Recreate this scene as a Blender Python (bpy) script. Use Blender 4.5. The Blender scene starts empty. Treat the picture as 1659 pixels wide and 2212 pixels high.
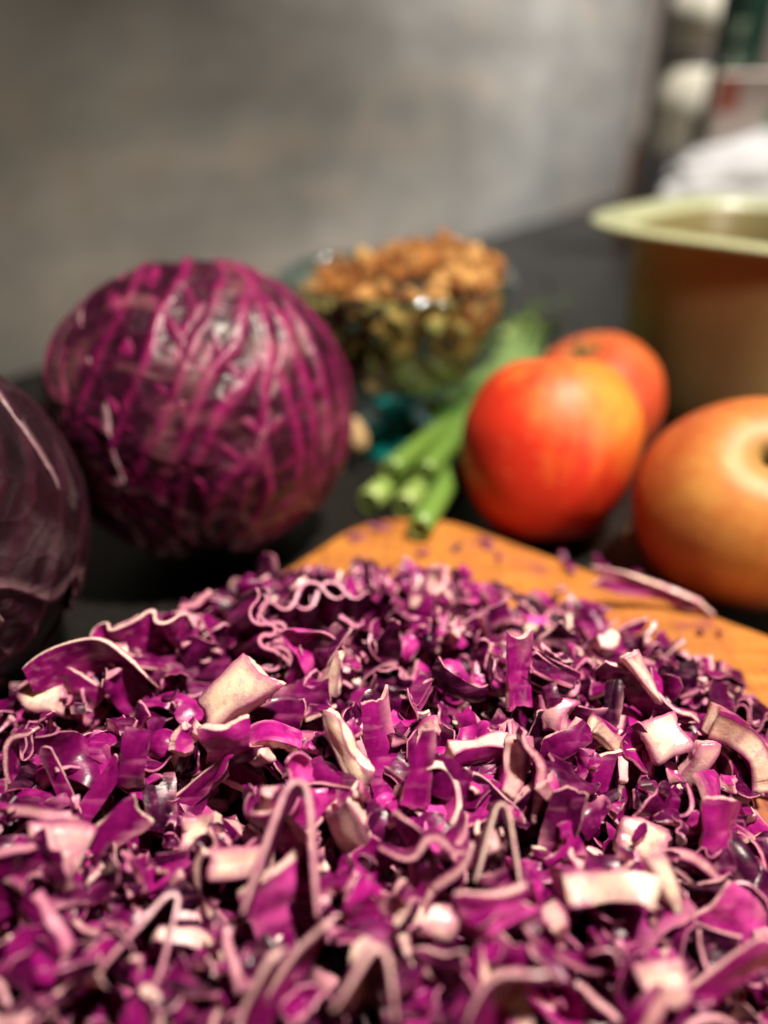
import bpy, math, random
import numpy as np
from mathutils import Vector, Matrix, noise as mnoise

random.seed(7)
rng = np.random.default_rng(7)
scn = bpy.context.scene
COL = scn.collection

# ------------------------------------------------------------------ camera
CAM_H = 0.21
PITCH = math.radians(30)
cd = bpy.data.cameras.new('camera')
cam = bpy.data.objects.new('camera', cd)
COL.objects.link(cam)
cam.location = (0, 0, CAM_H)
cam.rotation_euler = (math.radians(90) - PITCH, 0, 0)
cd.sensor_fit = 'VERTICAL'
cd.sensor_height = 36
cd.lens = 26.18
cd.clip_start = 0.01
cd.clip_end = 50
cd.dof.use_dof = True
cd.dof.focus_distance = 0.210
cd.dof.aperture_fstop = 3.0
scn.camera = cam

# ------------------------------------------------------------------ world and lamps
w = bpy.data.worlds.new('World')
scn.world = w
w.use_nodes = True
w.node_tree.nodes['Background'].inputs[0].default_value = (1.0, 0.86, 0.74, 1)
w.node_tree.nodes['Background'].inputs[1].default_value = 0.004


def lamp(name, loc, target, size, power, color, spread=180):
    ld = bpy.data.lights.new(name, 'AREA')
    ld.shape = 'DISK'
    ld.size = size
    ld.energy = power
    ld.color = color
    ld.spread = math.radians(spread)
    o = bpy.data.objects.new(name, ld)
    COL.objects.link(o)
    o.location = loc
    o.rotation_euler = (Vector(target) - Vector(loc)).to_track_quat('-Z', 'Y').to_euler()
    return o


lamp('ceiling_lamp', (0.26, 0.14, 0.95), (0.03, 0.26, 0), 0.075, 3.8, (1.0, 0.87, 0.72), 72)
lamp('wall_lamp', (0.62, 1.06, 1.12), (0.46, 1.26, 0.18), 0.14, 10.0, (1.0, 0.95, 0.90), 88)
lamp('bowl_fill_light', (0.95, -0.55, 0.60), (0.34, 0.50, 0.06), 0.25, 1.3, (1.0, 0.84, 0.68), 40)  # added fill light to brighten the bowl's shaded front, not a room fixture

scn.view_settings.view_transform = 'Standard'
scn.view_settings.look = 'None'
scn.view_settings.exposure = 0
scn.view_settings.gamma = 1
scn.cycles.max_bounces = 8
scn.cycles.use_denoising = True
scn.cycles.caustics_reflective = False
scn.cycles.caustics_refractive = False
scn.cycles.sample_clamp_indirect = 4.0

# picture frame vectors, used to lay the pieces out and to describe them
FPX = 1609.0
FWD = np.array([0, math.cos(PITCH), -math.sin(PITCH)])
UPV = np.array([0, math.sin(PITCH), math.cos(PITCH)])
RGT = np.array([1.0, 0, 0])
CAMP = np.array([0, 0, CAM_H])


def at(px, py, z):
    u, v = (px - 829.5) / FPX, (py - 1106) / FPX
    d = FWD + RGT * u - UPV * v
    t = (z - CAM_H) / d[2]
    return CAMP + d * t


def project(P):
    d = np.asarray(P) - CAMP
    dep = d @ FWD
    return np.array([829.5 + FPX * (d @ RGT) / dep, 1106 - FPX * (d @ UPV) / dep]), dep


# ------------------------------------------------------------------ materials
class NT:
    def __init__(self, name):
        self.m = bpy.data.materials.new(name)
        self.m.use_nodes = True
        self.t = self.m.node_tree
        self.b = self.t.nodes['Principled BSDF']

    def n(self, typ, **kw):
        nd = self.t.nodes.new(typ)
        for k, v in kw.items():
            if isinstance(k, str) and hasattr(nd, k):
                setattr(nd, k, v)
        return nd

    def l(self, a, b):
        self.t.links.new(a, b)

    def val(self, sock, v):
        if hasattr(v, 'is_linked'):
            self.l(v, sock)
        else:
            sock.default_value = v

    def coord(self, kind='Object'):
        return self.n('ShaderNodeTexCoord').outputs[kind]

    def noise(self, scale, detail=3, rough=0.55, vec=None, dist=0.0, out='Fac'):
        nd = self.n('ShaderNodeTexNoise')
        nd.inputs['Scale'].default_value = scale
        nd.inputs['Detail'].default_value = detail
        nd.inputs['Roughness'].default_value = rough
        nd.inputs['Distortion'].default_value = dist
        self.l(vec if vec is not None else self.coord(), nd.inputs['Vector'])
        return nd.outputs[out]

    def mapping(self, scale=(1, 1, 1), rot=(0, 0, 0), vec=None):
        nd = self.n('ShaderNodeMapping')
        nd.inputs['Scale'].default_value = scale
        nd.inputs['Rotation'].default_value = rot
        self.l(vec if vec is not None else self.coord(), nd.inputs['Vector'])
        return nd.outputs[0]

    def ramp(self, fac, stops, interp='LINEAR'):
        nd = self.n('ShaderNodeValToRGB')
        cr = nd.color_ramp
        cr.interpolation = interp
        while len(cr.elements) < len(stops):
            cr.elements.new(0.5)
        for e, (p, c) in zip(cr.elements, stops):
            e.position = p
            e.color = (*c, 1) if len(c) == 3 else c
        self.l(fac, nd.inputs[0])
        return nd.outputs[0]

    def mix(self, fac, a, b, blend='MIX'):
        nd = self.n('ShaderNodeMix')
        nd.data_type = 'RGBA'
        nd.blend_type = blend
        ins = [i for i in nd.inputs if i.type == 'RGBA']
        self.val(nd.inputs[0], fac)
        for s, v in zip(ins, (a, b)):
            if isinstance(v, tuple):
                s.default_value = (*v, 1)
            else:
                self.l(v, s)
        return [o for o in nd.outputs if o.type == 'RGBA'][0]

    def math(self, op, a, b=0.0, clamp=False):
        nd = self.n('ShaderNodeMath')
        nd.operation = op
        nd.use_clamp = clamp
        self.val(nd.inputs[0], a)
        self.val(nd.inputs[1], b)
        return nd.outputs[0]

    def attr(self, name):
        nd = self.n('ShaderNodeAttribute')
        nd.attribute_name = name
        s = self.n('ShaderNodeSeparateXYZ')
        self.l(nd.outputs['Vector'], s.inputs[0])
        return s.outputs

    def bump(self, h, strength=0.3, dist=0.001):
        nd = self.n('ShaderNodeBump')
        nd.inputs['Strength'].default_value = strength
        nd.inputs['Distance'].default_value = dist
        self.l(h, nd.inputs['Height'])
        self.l(nd.outputs[0], self.b.inputs['Normal'])

    def set(self, **kw):
        for k, v in kw.items():
            s = self.b.inputs[k.replace('_', ' ')]
            if hasattr(v, 'is_linked'):
                self.l(v, s)
            elif isinstance(v, tuple) and s.type == 'RGBA':
                s.default_value = (*v, 1)
            else:
                s.default_value = v
        return self


# shredded cabbage: skin side and cut side. point attribute mix = (core, tone, cream)
def shred_mats():
    s = NT('cabbage_skin')
    core, tone, cream = s.attr('mix')
    n1 = s.noise(170, 3, 0.6)
    n2 = s.noise(900, 2, 0.6)
    f = s.math('ADD', tone, s.math('MULTIPLY', s.math('SUBTRACT', n1, 0.5), 0.95))
    base = s.ramp(f, [(0.0, (0.014, 0.0008, 0.009)), (0.28, (0.060, 0.0012, 0.035)), (0.55, (0.19, 0.0030, 0.106)),
                      (0.82, (0.39, 0.011, 0.215)), (1.0, (0.62, 0.065, 0.35))])
    # pale ribs showing through the skin
    wv = s.n('ShaderNodeTexNoise')
    wv.inputs['Scale'].default_value = 1.0
    wv.inputs['Detail'].default_value = 2
    s.l(s.mapping((60, 420, 420)), wv.inputs['Vector'])
    streak = s.ramp(wv.outputs['Fac'], [(0.52, (0, 0, 0)), (0.74, (1, 1, 1))])
    pf = s.math('MULTIPLY', streak, s.math('ADD', s.math('MULTIPLY', cream, 0.45), 0.10), True)
    base = s.mix(pf, base, (0.70, 0.22, 0.40))
    base = s.mix(s.math('MULTIPLY', core, s.ramp(n1, [(0.35, (0.35,) * 3), (0.65, (1, 1, 1))])), base, (0.78, 0.36, 0.44))
    rough = s.ramp(n1, [(0.3, (0.24,) * 3), (0.7, (0.40,) * 3)])
    s.set(Base_Color=base, Roughness=rough, Specular_IOR_Level=0.26, Subsurface_Weight=0.12, Subsurface_Scale=0.0015,
          Subsurface_Radius=(1.0, 0.2, 0.7))
    s.bump(s.math('ADD', s.math('MULTIPLY', wv.outputs['Fac'], 0.7), s.math('MULTIPLY', n2, 0.3)), 0.35, 0.0006)
    c = NT('cabbage_cut')
    core, tone, cream = c.attr('mix')
    n1 = c.noise(260, 3, 0.6)
    n2 = c.noise(1500, 2, 0.6)
    pale = c.mix(cream, (0.56, 0.18, 0.315), (0.92, 0.75, 0.57))
    pale = c.mix(c.ramp(n1, [(0.48, (0, 0, 0)), (0.72, (0.75, 0.75, 0.75))]), pale, (0.60, 0.20, 0.36))
    edge = c.mix(tone, (0.10, 0.010, 0.06), (0.42, 0.06, 0.23))
    col = c.mix(c.ramp(core, [(0.10, (0, 0, 0)), (0.72, (1, 1, 1))]), edge, pale)
    c.set(Base_Color=col, Roughness=0.32, Specular_IOR_Level=0.45, Subsurface_Weight=0.4, Subsurface_Scale=0.003,
          Subsurface_Radius=(1.0, 0.5, 0.6))
    c.bump(c.math('ADD', n1, c.math('MULTIPLY', n2, 0.6)), 0.45, 0.0005)
    return s.m, c.m


M_SKIN, M_CUT = shred_mats()


def head_mat(name, dark, mid, vein, bloom, bloom_amt):
    s = NT(name)
    v, rnd, edge = s.attr('mix')
    n1 = s.noise(38, 4, 0.6)
    n2 = s.noise(36, 3, 0.55, dist=0.6)
    vo = s.n('ShaderNodeTexVoronoi')
    vo.feature = 'DISTANCE_TO_EDGE'
    vo.inputs['Scale'].default_value = 120
    s.l(s.noise(60, 2, 0.5, out='Color'), vo.inputs['Vector'])
    vo2 = s.n('ShaderNodeTexVoronoi')
    vo2.feature = 'DISTANCE_TO_EDGE'
    vo2.inputs['Scale'].default_value = 95
    s.l(s.coord(), vo2.inputs['Vector'])
    net = s.ramp(vo2.outputs['Distance'], [(0.0, (1, 1, 1)), (0.16, (0, 0, 0))])
    base = s.ramp(n1, [(0.32, dark), (0.70, mid)])
    base = s.mix(s.math('MULTIPLY', net, 0.10), base, vein)
    spots = s.noise(75, 3, 0.6)
    vf = s.math('MULTIPLY', s.ramp(v, [(0.10, (0, 0, 0)), (0.95, (1, 1, 1))]), s.ramp(spots, [(0.30, (0.35,) * 3), (0.62, (1, 1, 1))]))
    base = s.mix(vf, base, vein)
    bl = s.math('MULTIPLY', s.ramp(n2, [(0.54, (0, 0, 0)), (0.66, (1, 1, 1))]), bloom_amt)
    base = s.mix(bl, base, bloom)
    base = s.mix(s.math('MULTIPLY', edge, 0.75), base, (0.52, 0.30, 0.36))
    s.set(Base_Color=base, Roughness=s.ramp(n2, [(0.4, (0.40,) * 3), (0.7, (0.54,) * 3)]), Specular_IOR_Level=0.45,
          Subsurface_Weight=0.06, Subsurface_Scale=0.002, Subsurface_Radius=(1.0, 0.2, 0.6))
    s.bump(s.math('ADD', s.math('MULTIPLY', net, 0.6), s.math('MULTIPLY', n1, 1.2)), 0.4, 0.0012)
    return s.m


M_HEAD = head_mat('red_cabbage_leaf', (0.008, 0.0006, 0.004), (0.050, 0.0012, 0.021), (0.29, 0.008, 0.112), (0.50, 0.20, 0.21), 0.20)
M_HEAD_DULL = head_mat('dull_cabbage_leaf', (0.006, 0.0016, 0.004), (0.019, 0.003, 0.010), (0.045, 0.009, 0.022), (0.13, 0.085, 0.10), 0.4)


def apple_mat(name, ground, blush, axis, lo, hi, streak=0.5):
    s = NT(name)
    sep = s.n('ShaderNodeVectorMath')
    sep.operation = 'DOT_PRODUCT'
    s.l(s.coord(), sep.inputs[0])
    sep.inputs[1].default_value = tuple(a / 0.045 for a in axis)
    d = sep.outputs['Value']
    n1 = s.noise(28, 4, 0.55)
    st = s.noise(1.0, 3, 0.6, vec=s.mapping((150, 150, 16)))
    f = s.math('ADD', d, s.math('MULTIPLY', s.math('SUBTRACT', n1, 0.5), 1.9))
    f = s.math('ADD', f, s.math('MULTIPLY', s.math('SUBTRACT', st, 0.5), streak * 2))
    mp = s.n('ShaderNodeMapRange')
    mp.inputs['From Min'].default_value = lo
    mp.inputs['From Max'].default_value = hi
    s.l(f, mp.inputs['Value'])
    col = s.mix(mp.outputs[0], blush, ground)
    sp = s.n('ShaderNodeTexVoronoi')
    sp.inputs['Scale'].default_value = 190
    s.l(s.coord(), sp.inputs['Vector'])
    dots = s.ramp(sp.outputs['Distance'], [(0.10, (1, 1, 1)), (0.17, (0, 0, 0))])
    col = s.mix(s.math('MULTIPLY', dots, 0.30), col, (0.72, 0.50, 0.22))
    sx = s.n('ShaderNodeSeparateXYZ')
    s.l(s.coord(), sx.inputs[0])
    rad = s.math('SQRT', s.math('ADD', s.math('MULTIPLY', sx.outputs[0], sx.outputs[0]), s.math('MULTIPLY', sx.outputs[1], sx.outputs[1])))
    rus = s.n('ShaderNodeMapRange')
    rus.inputs['From Min'].default_value = 0.0140
    rus.inputs['From Max'].default_value = 0.0035
    s.l(s.math('ADD', rad, s.math('MULTIPLY', s.math('SUBTRACT', n1, .5), 0.008)), rus.inputs['Value'])
    col = s.mix(s.math('MULTIPLY', rus.outputs[0], s.math('GREATER_THAN', sx.outputs[2], 0.0)), col, (0.24, 0.15, 0.045))
    s.set(Base_Color=col, Roughness=0.48, Specular_IOR_Level=0.35, Subsurface_Weight=0.08, Subsurface_Scale=0.003,
          Subsurface_Radius=(1, 0.35, 0.15))
    s.bump(n1, 0.06, 0.001)
    return s.m


M_APPLE_RED = apple_mat('red_orange_apple_skin', (0.74, 0.21, 0.030), (0.56, 0.028, 0.010), (0.50, -0.55, 0.75), 0.15, 1.25)
M_APPLE_BACK = apple_mat('orange_red_apple_skin', (0.56, 0.17, 0.04), (0.44, 0.055, 0.018), (0.5, -0.2, 0.6), 0.1, 1.5)
M_APPLE_GOLD = apple_mat('golden_blushed_apple_skin', (0.47, 0.205, 0.046), (0.35, 0.035, 0.012), (0.05, -0.45, 0.90), -0.35, 0.95)


def simple(name, col, rough=0.5, noise_scale=60, var=0.25, spec=0.5, bump=0.1, metallic=0.0):
    s = NT(name)
    n = s.noise(noise_scale, 4, 0.6)
    dark = tuple(c * (1 - var) for c in col)
    lite = tuple(min(1, c * (1 + var)) for c in col)
    s.set(Base_Color=s.ramp(n, [(0.3, dark), (0.7, lite)]), Roughness=rough, Specular_IOR_Level=spec, Metallic=metallic)
    if bump:
        s.bump(n, bump, 0.0015)
    return s.m


def wood_mat():
    s = NT('board_wood')
    vec = s.mapping((1, 1, 1), (0, 0, math.radians(8)))
    g = s.noise(1.0, 5, 0.62, vec=s.mapping((22, 210, 60), (0, 0, math.radians(8))), dist=0.6)
    blot = s.noise(30, 4, 0.65)
    fine = s.noise(420, 3, 0.7)
    base = s.ramp(g, [(0.25, (0.26, 0.090, 0.016)), (0.5, (0.42, 0.160, 0.030)), (0.78, (0.56, 0.245, 0.056))])
    base = s.mix(s.math('MULTIPLY', s.ramp(blot, [(0.42, (0, 0, 0)), (0.66, (1, 1, 1))]), 0.75), base, (0.26, 0.080, 0.018))
    base = s.mix(s.math('MULTIPLY', s.ramp(fine, [(0.56, (0, 0, 0)), (0.72, (1, 1, 1))]), 0.5), base, (0.17, 0.055, 0.016))
    # purple juice stains
    st = s.noise(48, 3, 0.6)
    base = s.mix(s.math('MULTIPLY', s.ramp(st, [(0.57, (0, 0, 0)), (0.68, (1, 1, 1))]), 0.55), base, (0.20, 0.03, 0.07))
    sc = s.noise(1.0, 2, 0.5, vec=s.mapping((600, 18, 60), (0, 0, math.radians(35))))
    base = s.mix(s.math('MULTIPLY', s.ramp(sc, [(0.60, (0, 0, 0)), (0.66, (1, 1, 1))]), 0.6), base, (0.16, 0.05, 0.015))
    s.set(Base_Color=base, Roughness=s.ramp(blot, [(0.3, (0.42,) * 3), (0.7, (0.6,) * 3)]), Specular_IOR_Level=0.4)
    s.bump(s.math('ADD', s.math('ADD', g, fine), s.ramp(sc, [(0.62, (0, 0, 0)), (0.66, (1, 1, 1))])), 0.35, 0.0008)
    return s.m


def stone_wall_mat():
    s = NT('grey_stone_slab')
    vec = s.mapping((0.55, 1, 1.25))
    a = s.noise(7.0, 4, 0.6, vec=vec, dist=0.2)
    b = s.noise(14, 4, 0.6, vec=vec)
    c = s.noise(3.4, 3, 0.5, vec=vec, dist=0.3)
    base = s.ramp(a, [(0.30, (0.165, 0.165, 0.152)), (0.50, (0.25, 0.245, 0.23)), (0.70, (0.37, 0.37, 0.355))])
    base = s.mix(s.math('MULTIPLY', s.ramp(b, [(0.48, (0, 0, 0)), (0.72, (1, 1, 1))]), 0.45), base, (0.33, 0.255, 0.185))
    base = s.mix(s.math('MULTIPLY', s.ramp(c, [(0.50, (0, 0, 0)), (0.70, (1, 1, 1))]), 0.5), base, (0.23, 0.245, 0.24))
    s.set(Base_Color=base, Roughness=0.45, Specular_IOR_Level=0.4)
    s.bump(b, 0.15, 0.003)
    return s.m


def counter_mat():
    s = NT('black_stone_counter')
    n = s.noise(300, 3, 0.7)
    b = s.noise(9, 3, 0.6)
    base = s.ramp(n, [(0.35, (0.007, 0.0066, 0.006)), (0.62, (0.013, 0.012, 0.011)), (0.78, (0.05, 0.048, 0.045))])
    s.set(Base_Color=base, Roughness=s.ramp(b, [(0.3, (0.34,) * 3), (0.7, (0.46,) * 3)]), Specular_IOR_Level=0.28)
    return s.m


def glass_mat(name, col, rough=0.03, ior=1.5, amount=0.22):
    """thin tinted glass: clear through, mirror at a slant"""
    s = NT(name)
    t = s.n('ShaderNodeBsdfTransparent')
    t.inputs[0].default_value = (*col, 1)
    g = s.n('ShaderNodeBsdfGlossy')
    g.inputs['Roughness'].default_value = rough
    f = s.n('ShaderNodeFresnel')
    f.inputs['IOR'].default_value = ior
    bp = s.n('ShaderNodeBump')
    bp.inputs['Strength'].default_value = 0.1
    bp.inputs['Distance'].default_value = 0.001
    s.l(s.noise(45, 2), bp.inputs['Height'])
    s.l(bp.outputs[0], g.inputs['Normal'])
    m = s.n('ShaderNodeMixShader')
    s.l(s.math('MULTIPLY', f.outputs[0], amount), m.inputs[0])
    s.l(t.outputs[0], m.inputs[1])
    s.l(g.outputs[0], m.inputs[2])
    s.l(m.outputs[0], s.t.nodes['Material Output'].inputs['Surface'])
    return s.m


def deep_glass(name, col):
    s = NT(name)
    n = s.noise(40, 2)
    s.set(Base_Color=s.ramp(n, [(0.3, tuple(c * .8 for c in col)), (0.7, col)]), Roughness=0.08, Transmission_Weight=0.3, IOR=1.45, Specular_IOR_Level=0.6)
    return s.m


def nut_mat():
    s = NT('brown_nut')
    v, tone, e = s.attr('mix')
    n = s.noise(260, 4, 0.65)
    f = s.math('ADD', tone, s.math('MULTIPLY', s.math('SUBTRACT', n, 0.5), 0.8))
    base = s.ramp(f, [(0.0, (0.12, 0.045, 0.014)), (0.30, (0.30, 0.10, 0.022)), (0.62, (0.56, 0.24, 0.055)), (1.0, (0.78, 0.46, 0.16))])
    s.set(Base_Color=base, Roughness=0.55, Specular_IOR_Level=0.4)
    s.bump(n, 0.7, 0.0015)
    return s.m


def onion_mat():
    s = NT('green_onion_skin')
    v, tone, e = s.attr('mix')
    st = s.noise(1.0, 3, 0.6, vec=s.mapping((500, 500, 30)))
    base = s.ramp(tone, [(0.0, (0.30, 0.40, 0.11)), (0.25, (0.11, 0.22, 0.022)), (0.6, (0.062, 0.150, 0.014)), (1.0, (0.13, 0.23, 0.065))])
    base = s.mix(s.math('MULTIPLY', st, 0.35), base, (0.33, 0.48, 0.15))
    s.set(Base_Color=base, Roughness=0.36, Specular_IOR_Level=0.5)
    s.bump(st, 0.2, 0.0006)
    return s.m


# ------------------------------------------------------------------ mesh helpers
def mesh_np(name, V, F, mats, midx=None, mix=None, sharp=False, smooth=True):
    """V (n,3), F (m,4) quads (or (m,3)), material index per face, point attribute mix."""
    me = bpy.data.meshes.new(name)
    V = np.ascontiguousarray(V, dtype=np.float32)
    F = np.ascontiguousarray(F, dtype=np.int32)
    k = F.shape[1]
    me.vertices.add(len(V))
    me.vertices.foreach_set('co', V.ravel())
    me.loops.add(F.size)
    me.loops.foreach_set('vertex_index', F.ravel())
    me.polygons.add(len(F))
    me.polygons.foreach_set('loop_start', np.arange(0, F.size, k, dtype=np.int32))
    if midx is not None:
        me.polygons.foreach_set('material_index', np.asarray(midx, dtype=np.int32))
    me.update(calc_edges=True)
    me.polygons.foreach_set('use_smooth', np.full(len(F), smooth, dtype=bool))
    if mix is not None:
        at_ = me.attributes.new('mix', 'FLOAT_VECTOR', 'POINT')
        at_.data.foreach_set('vector', np.ascontiguousarray(mix, dtype=np.float32).ravel())
    if sharp and midx is not None:
        le = np.empty(F.size, dtype=np.int32)
        me.loops.foreach_get('edge_index', le)
        lm = np.repeat(np.asarray(midx), k)
        lo = np.full(len(me.edges), 9)
        hi = np.full(len(me.edges), -1)
        np.minimum.at(lo, le, lm)
        np.maximum.at(hi, le, lm)
        sa = me.attributes.new('sharp_edge', 'BOOLEAN', 'EDGE')
        sa.data.foreach_set('value', lo != hi)
    for m in mats:
        me.materials.append(m)
    me.validate()
    return me


def link(name, me, parent=None):
    o = bpy.data.objects.new(name, me)
    COL.objects.link(o)
    if parent is not None:
        o.parent = parent
    return o


def tag(o, label=None, cat=None, group=None, kind=None):
    if label:
        o['label'] = label
    if cat:
        o['category'] = cat
    if group:
        o['group'] = group
    if kind:
        o['kind'] = kind
    return o


def empty(name, loc=(0, 0, 0), rz=0.0):
    o = bpy.data.objects.new(name, None)
    COL.objects.link(o)
    o.location = loc
    o.rotation_euler = (0, 0, rz)
    return o


def grid_faces(nu, nv, wrap_v=False, wrap_u=False, off=0, flip=False):
    uu = nu if wrap_u else nu - 1
    vv = nv if wrap_v else nv - 1
    i, j = np.meshgrid(np.arange(uu), np.arange(vv), indexing='ij')
    a = i * nv + j
    b = ((i + 1) % nu) * nv + j
    c = ((i + 1) % nu) * nv + (j + 1) % nv
    d = i * nv + (j + 1) % nv
    f = np.stack([a, b, c, d], -1).reshape(-1, 4) + off
    return f[:, ::-1] if flip else f


def lathe(prof, n=64, mod=None):
    """prof list of (r, z); closed round the axis. mod(r, z, ang) -> r"""
    ang = np.linspace(0, 2 * math.pi, n, endpoint=False)
    P = np.array(prof)
    r = P[:, 0][:, None] * np.ones(n)
    z = P[:, 1][:, None] * np.ones(n)
    if mod is not None:
        r, z = mod(r, z, ang[None, :])
    V = np.stack([r * np.cos(ang), r * np.sin(ang), z], -1).reshape(-1, 3)
    return V, grid_faces(len(P), n, wrap_v=True)


def smooth_prof(pts, n=8):
    """Catmull-Rom through the profile points"""
    P = np.array(pts, float)
    Q = np.vstack([2 * P[0] - P[1], P, 2 * P[-1] - P[-2]])
    out = []
    for i in range(1, len(Q) - 2):
        for t in np.linspace(0, 1, n, endpoint=False):
            a, b, c, d = Q[i - 1], Q[i], Q[i + 1], Q[i + 2]
            out.append(0.5 * (2 * b + (c - a) * t + (2 * a - 5 * b + 4 * c - d) * t * t + (3 * b - a - 3 * c + d) * t ** 3))
    out.append(P[-1])
    out = np.array(out)
    out[:, 0] = np.maximum(out[:, 0], 1e-5)
    return [tuple(p) for p in out]


def fbm(P, scale, seed=0.0, octs=2):
    out = np.zeros(len(P))
    amp = 1.0
    for o in range(octs):
        out += amp * np.array([mnoise.noise((p[0] * scale + seed, p[1] * scale - seed, p[2] * scale + 2 * seed)) for p in P])
        scale *= 2.1
        amp *= 0.5
    return out


# ------------------------------------------------------------------ slabs: every cut piece of cabbage
def slab(P, th, tone=0.5, cream=0.3, bottom_cut=False, rough=0.0, ncore=1, pale=None):
    """P (nu,nv,3) mid sheet, th thickness scalar or (nu,nv). Returns V,F,midx,mix"""
    nu, nv, _ = P.shape
    du = np.gradient(P, axis=0)
    dv = np.gradient(P, axis=1)
    N = np.cross(du, dv)
    N /= np.linalg.norm(N, axis=2, keepdims=True) + 1e-12
    th = np.broadcast_to(np.asarray(th, float), (nu, nv))[..., None]
    top = (P + N * th / 2).reshape(-1, 3)
    bot = (P - N * th / 2).reshape(-1, 3)
    n = nu * nv
    # border loop
    loop = [(i, 0) for i in range(nu)] + [(nu - 1, j) for j in range(1, nv)] + \
           [(i, nv - 1) for i in range(nu - 2, -1, -1)] + [(0, j) for j in range(nv - 2, 0, -1)]
    bi = np.array([i * nv + j for i, j in loop])
    m = len(bi)
    mid = []
    for k in range(ncore):
        t = (k + 1) / (ncore + 1)
        mid.append(top[bi] * (1 - t) + bot[bi] * t)
    if rough:
        for a in mid:
            a += rng.normal(0, rough, a.shape)
    V = np.vstack([top, bot] + mid)
    F = [grid_faces(nu, nv), grid_faces(nu, nv, off=n, flip=True)]
    mi = [np.zeros(len(F[0]), int), np.full(len(F[1]), 1 if bottom_cut else 0)]
    rows = [bi] + [2 * n + k * m + np.arange(m) for k in range(ncore)] + [n + bi]
    for a, b in zip(rows[:-1], rows[1:]):
        f = np.stack([a, b, np.roll(b, -1), np.roll(a, -1)], -1)
        F.append(f)
        mi.append(np.ones(m, int))
    F = np.vstack(F)
    mi = np.concatenate(mi)
    mix = np.zeros((len(V), 3))
    mix[:, 1] = tone
    mix[:, 2] = cream
    mix[2 * n:, 0] = 1.0
    if pale is not None:
        mix[:n, 0] = pale.ravel()
        mix[n:2 * n, 0] = pale.ravel()
    if bottom_cut:
        iu = np.minimum(np.arange(nu), np.arange(nu)[::-1])[:, None]
        jv = np.minimum(np.arange(nv), np.arange(nv)[::-1])[None, :]
        mix[n:2 * n, 0] = (0.14 + 0.20 * np.minimum(iu, jv)).clip(0, 1).ravel()
    return V, F, mi, mix


def path_ribbon(theta, L, w, th, nv=4, twist=0.0, taper=0.45, curl=0.0, bend=0.0, tone=0.5, cream=0.3, jag=0.0):
    """theta (nu,) turning angle along the strip; strip stands with its width along +Y"""
    nu = len(theta)
    ds = L / (nu - 1)
    x = np.concatenate([[0], np.cumsum(np.cos(theta[:-1]) * ds)])
    z = np.concatenate([[0], np.cumsum(np.sin(theta[:-1]) * ds)])
    s = np.linspace(0, 1, nu)
    wid = w * (1 - taper * np.abs(2 * s - 1) ** 3)
    if jag:
        wid = wid * (1 + jag * np.interp(s, np.linspace(0, 1, 9), rng.normal(0, 1, 9)))
    v = np.linspace(-0.5, 0.5, nv)
    y0 = bend * np.sin(math.pi * s)
    P = np.zeros((nu, nv, 3))
    tw = twist * (s - 0.5)
    nx, nz = -np.sin(theta), np.cos(theta)
    for j, vv in enumerate(v):
        off = vv * wid
        c = curl * wid * (vv * vv * 4 - 0.5)
        oy = off * np.cos(tw) + y0
        on = off * np.sin(tw) + c
        P[:, j, 0] = x + nx * on
        P[:, j, 1] = oy
        P[:, j, 2] = z + nz * on
    P -= P.reshape(-1, 3).mean(0)
    thick = th * np.ones((nu, nv))
    thick *= (0.45 + 0.75 * np.sin(math.pi * np.clip(s, .02, .98)) ** .5 * (0.8 + 0.3 * np.sin(7 * s + L * 900)))[:, None]
    return slab(P, thick, tone, cream, rough=th * 0.08)


def wavy_ribbon(L, w, th, amp=0.9, waves=2.5, nu=26, **k):
    s = np.linspace(0, 1, nu)
    ph = rng.uniform(0, 6.28)
    theta = amp * np.sin(2 * math.pi * waves * s + ph) + amp * 0.5 * np.sin(2 * math.pi * waves * 1.73 * s + rng.uniform(0, 6)) + rng.normal(0, .4) * (s - .5)
    return path_ribbon(theta, L, w, th, **k)


def fold_angles(folds, nu, amp):
    """turning angles of a leaf crumpled into uneven folds"""
    s = np.linspace(0, 1, nu)
    sp = np.interp(s, np.linspace(0, 1, 2 * folds + 1), rng.uniform(.5, 1.7, 2 * folds + 1))
    ph = np.cumsum(sp)
    ph = ph / ph[-1] * math.pi * folds
    A = np.interp(s, np.linspace(0, 1, 9), rng.uniform(amp[0], amp[1], 9))
    return A * np.sin(ph) + 0.7 * np.sin(2.6 * s + rng.uniform(0, 6)) + 0.3 * np.sin(14 * s + rng.uniform(0, 6))


def crinkled_layers(n_, L, w, th, gap, folds, amp, tone):
    th_ = fold_angles(folds, 110, amp)
    return stack(n_, gap, lambda i: path_ribbon(th_, L, w, th, nv=6, tone=tone + .04 * i, cream=.15, taper=.3))


def hairpin(L, w, th, turn=3.0, nu=40, sharp=9.0, spread=0.0, tail=0.0, **k):
    s = np.linspace(0, 1, nu)
    theta = turn / (1 + np.exp(-sharp * 4 * (s - 0.5))) + spread * np.sin(6.28 * s) + tail * np.maximum(0, s - 0.8) * 5
    return path_ribbon(theta - turn / 2, L, w, th, **k)


def spiral(L, w, th, turns=1.4, nu=44, **k):
    s = np.linspace(0, 1, nu)
    theta = turns * 6.28 * s ** 0.6
    return path_ribbon(theta, L, w, th, **k)


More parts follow.
